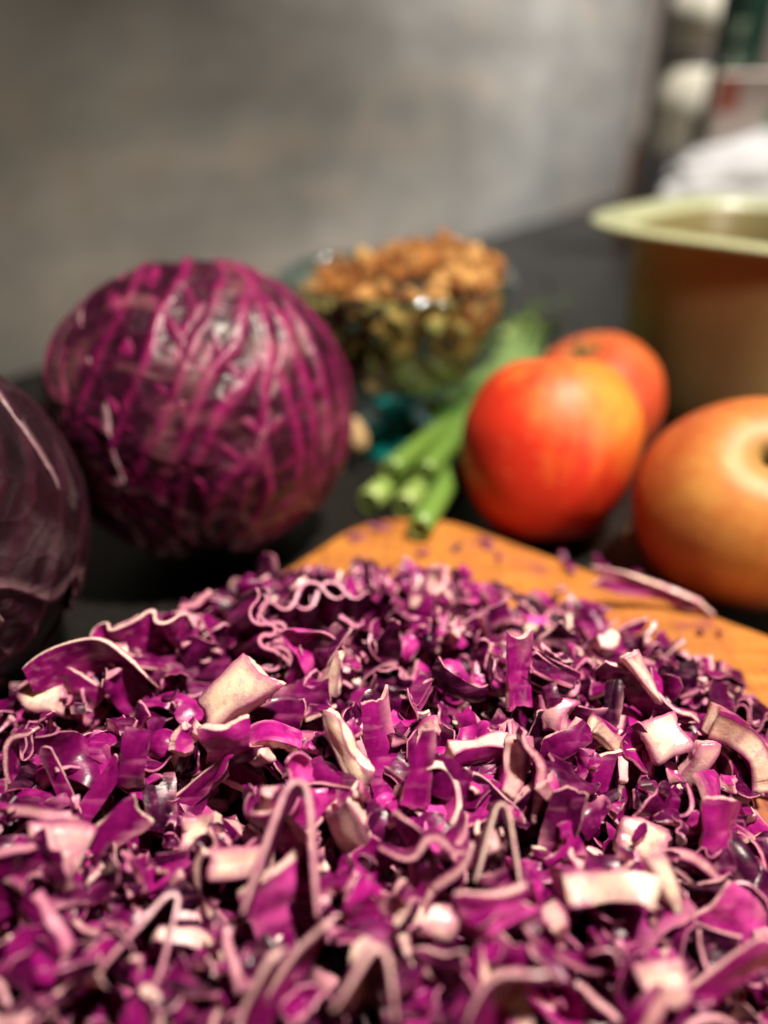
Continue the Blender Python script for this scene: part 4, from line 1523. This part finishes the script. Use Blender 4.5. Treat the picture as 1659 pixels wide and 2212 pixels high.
# stray bits on the bare board
for px, py, lab in [(770, 1166, 'tiny purple scrap on bare wood, left of two at the far corner'), (822, 1142, 'tiny purple scrap on bare wood, right of two at the far corner'),
                    (1050, 1178, 'small dark purple scrap on the wood below the red orange apple'), (1222, 1222, 'dusky purple shred on the bare wood between heap and apples'),
                    (1372, 1248, 'purple curl on the bare wood near the golden apple'), (1300, 1232, 'thin dark shred on bare wood in front of the apples'),
                    (1470, 1312, 'dark purple scrap at the foot of the golden apple')]:
    q = at(px, py, BOARD_T)
    g = chip(0.009, 0.005, 0.0011, .5, .5, nu=10, nv=7, tone=.3, cream=.3, jag=.3) if 'scrap' in lab else wavy_ribbon(.02, .003, .001, .6, 1.5, tone=.35, cream=.3)
    V_ = g[0] @ np.array(Matrix.Rotation(rng.uniform(0, 6.28), 3, 'Z')).T
    V_ = V_ - V_.mean(0)
    V_ = V_ + (q[0], q[1], BOARD_T + .0004 - V_[:, 2].min())
    SHREDS.append(('cabbage_shred', V_, g[1], g[2], g[3], None, lab))

# describe the automatic pieces by their look and by the nearest piece one can find
WORD = {'ribbon': ('wavy ribbon', 'cabbage_shred'), 'fold': ('folded strip', 'cabbage_shred'), 'crinkle': ('crinkled strip', 'cabbage_shred'),
        'chip': ('flat chip', 'cabbage_chip'), 'chunk': ('thick rind chunk', 'cabbage_chunk')}


def colour_word(kind, tone, cream):
    if kind == 'chunk' and cream > .62:
        return 'cream faced'
    if tone < .24:
        return 'very dark purple'
    if tone < .40:
        return 'deep purple'
    if tone < .56:
        return 'purple'
    if tone < .70:
        return 'magenta'
    return 'bright magenta'


def direction(dx, dy):
    a = math.degrees(math.atan2(-dy, dx)) % 360
    return ['right of', 'above and right of', 'above', 'above and left of', 'left of', 'below and left of', 'below', 'below and right of'][int((a + 22.5) // 45) % 8]


used_labels = {x[6] for x in SHREDS}
for kind, tone, cream, W, F_, mi, mx, c0 in autos:
    p, dep = project(c0)
    near = sorted(MARKS, key=lambda m: (m[1] - p[0]) ** 2 + (m[2] - p[1]) ** 2)
    wd, nm = WORD[kind]
    col = colour_word(kind, tone, cream)
    lab = None
    for m in near[:2]:
        for adj in ('', 'pale edged '):
            t = f'{adj}{col} {wd} {direction(p[0] - m[1], p[1] - m[2])} the {m[0]}'
            if t not in used_labels:
                lab = t
                break
        if lab:
            break
    if lab is None:
        lab = f'{col} {wd} between the {near[0][0]} and the {near[1][0]}'
        if lab in used_labels:
            lab = f'{col} {wd} between the {near[0][0]} and the {near[2][0]}'
    if len(lab.split()) > 16:
        lab = lab.replace(' thick rind', '').replace(' flat', '').replace('pale edged ', '')
    if len(lab.split()) > 16:
        lab = f'{col} {wd} touching the {near[0][0]}'
    used_labels.add(lab)
    SHREDS.append((nm, W, F_, mi, mx, None, lab))

for name, V_, F_, mi, mx, short, lab in SHREDS:
    c0 = V_.mean(0)
    # put the piece's own axes along its length so the grain follows it
    o = link(name, mesh_np(name, V_ - c0, F_, [M_SKIN, M_CUT], mi, mx, sharp=True))
    o.location = tuple(c0)
    tag(o, lab, 'cabbage piece', 'chopped pieces of red cabbage')

# everything smaller: one mass
Vs, Fs, Ms, Xs = [mound_V], [mound_F], [np.zeros(len(mound_F), int)], [np.tile([0, 0.05, 0], (len(mound_V), 1))]  # mound takes a near-black tone, standing in for shade between pieces
off = len(mound_V)
for W, F_, mi, mx in stuff:
    Vs.append(W)
    Fs.append(F_ + off)
    Ms.append(mi)
    Xs.append(mx)
    off += len(W)
o = link('shredded_cabbage', mesh_np('shredded_cabbage', np.vstack(Vs), np.vstack(Fs), [M_SKIN, M_CUT], np.concatenate(Ms), np.vstack(Xs), sharp=True))
tag(o, 'mass of finely chopped red cabbage bits beneath and between the larger pieces', 'shredded cabbage', kind='stuff')
print('autos', len(autos), tries, 'stuff', len(stuff), 'pieces', len(SHREDS), 'nuts', len(pts), 'faces', sum(len(f) for f in Fs))
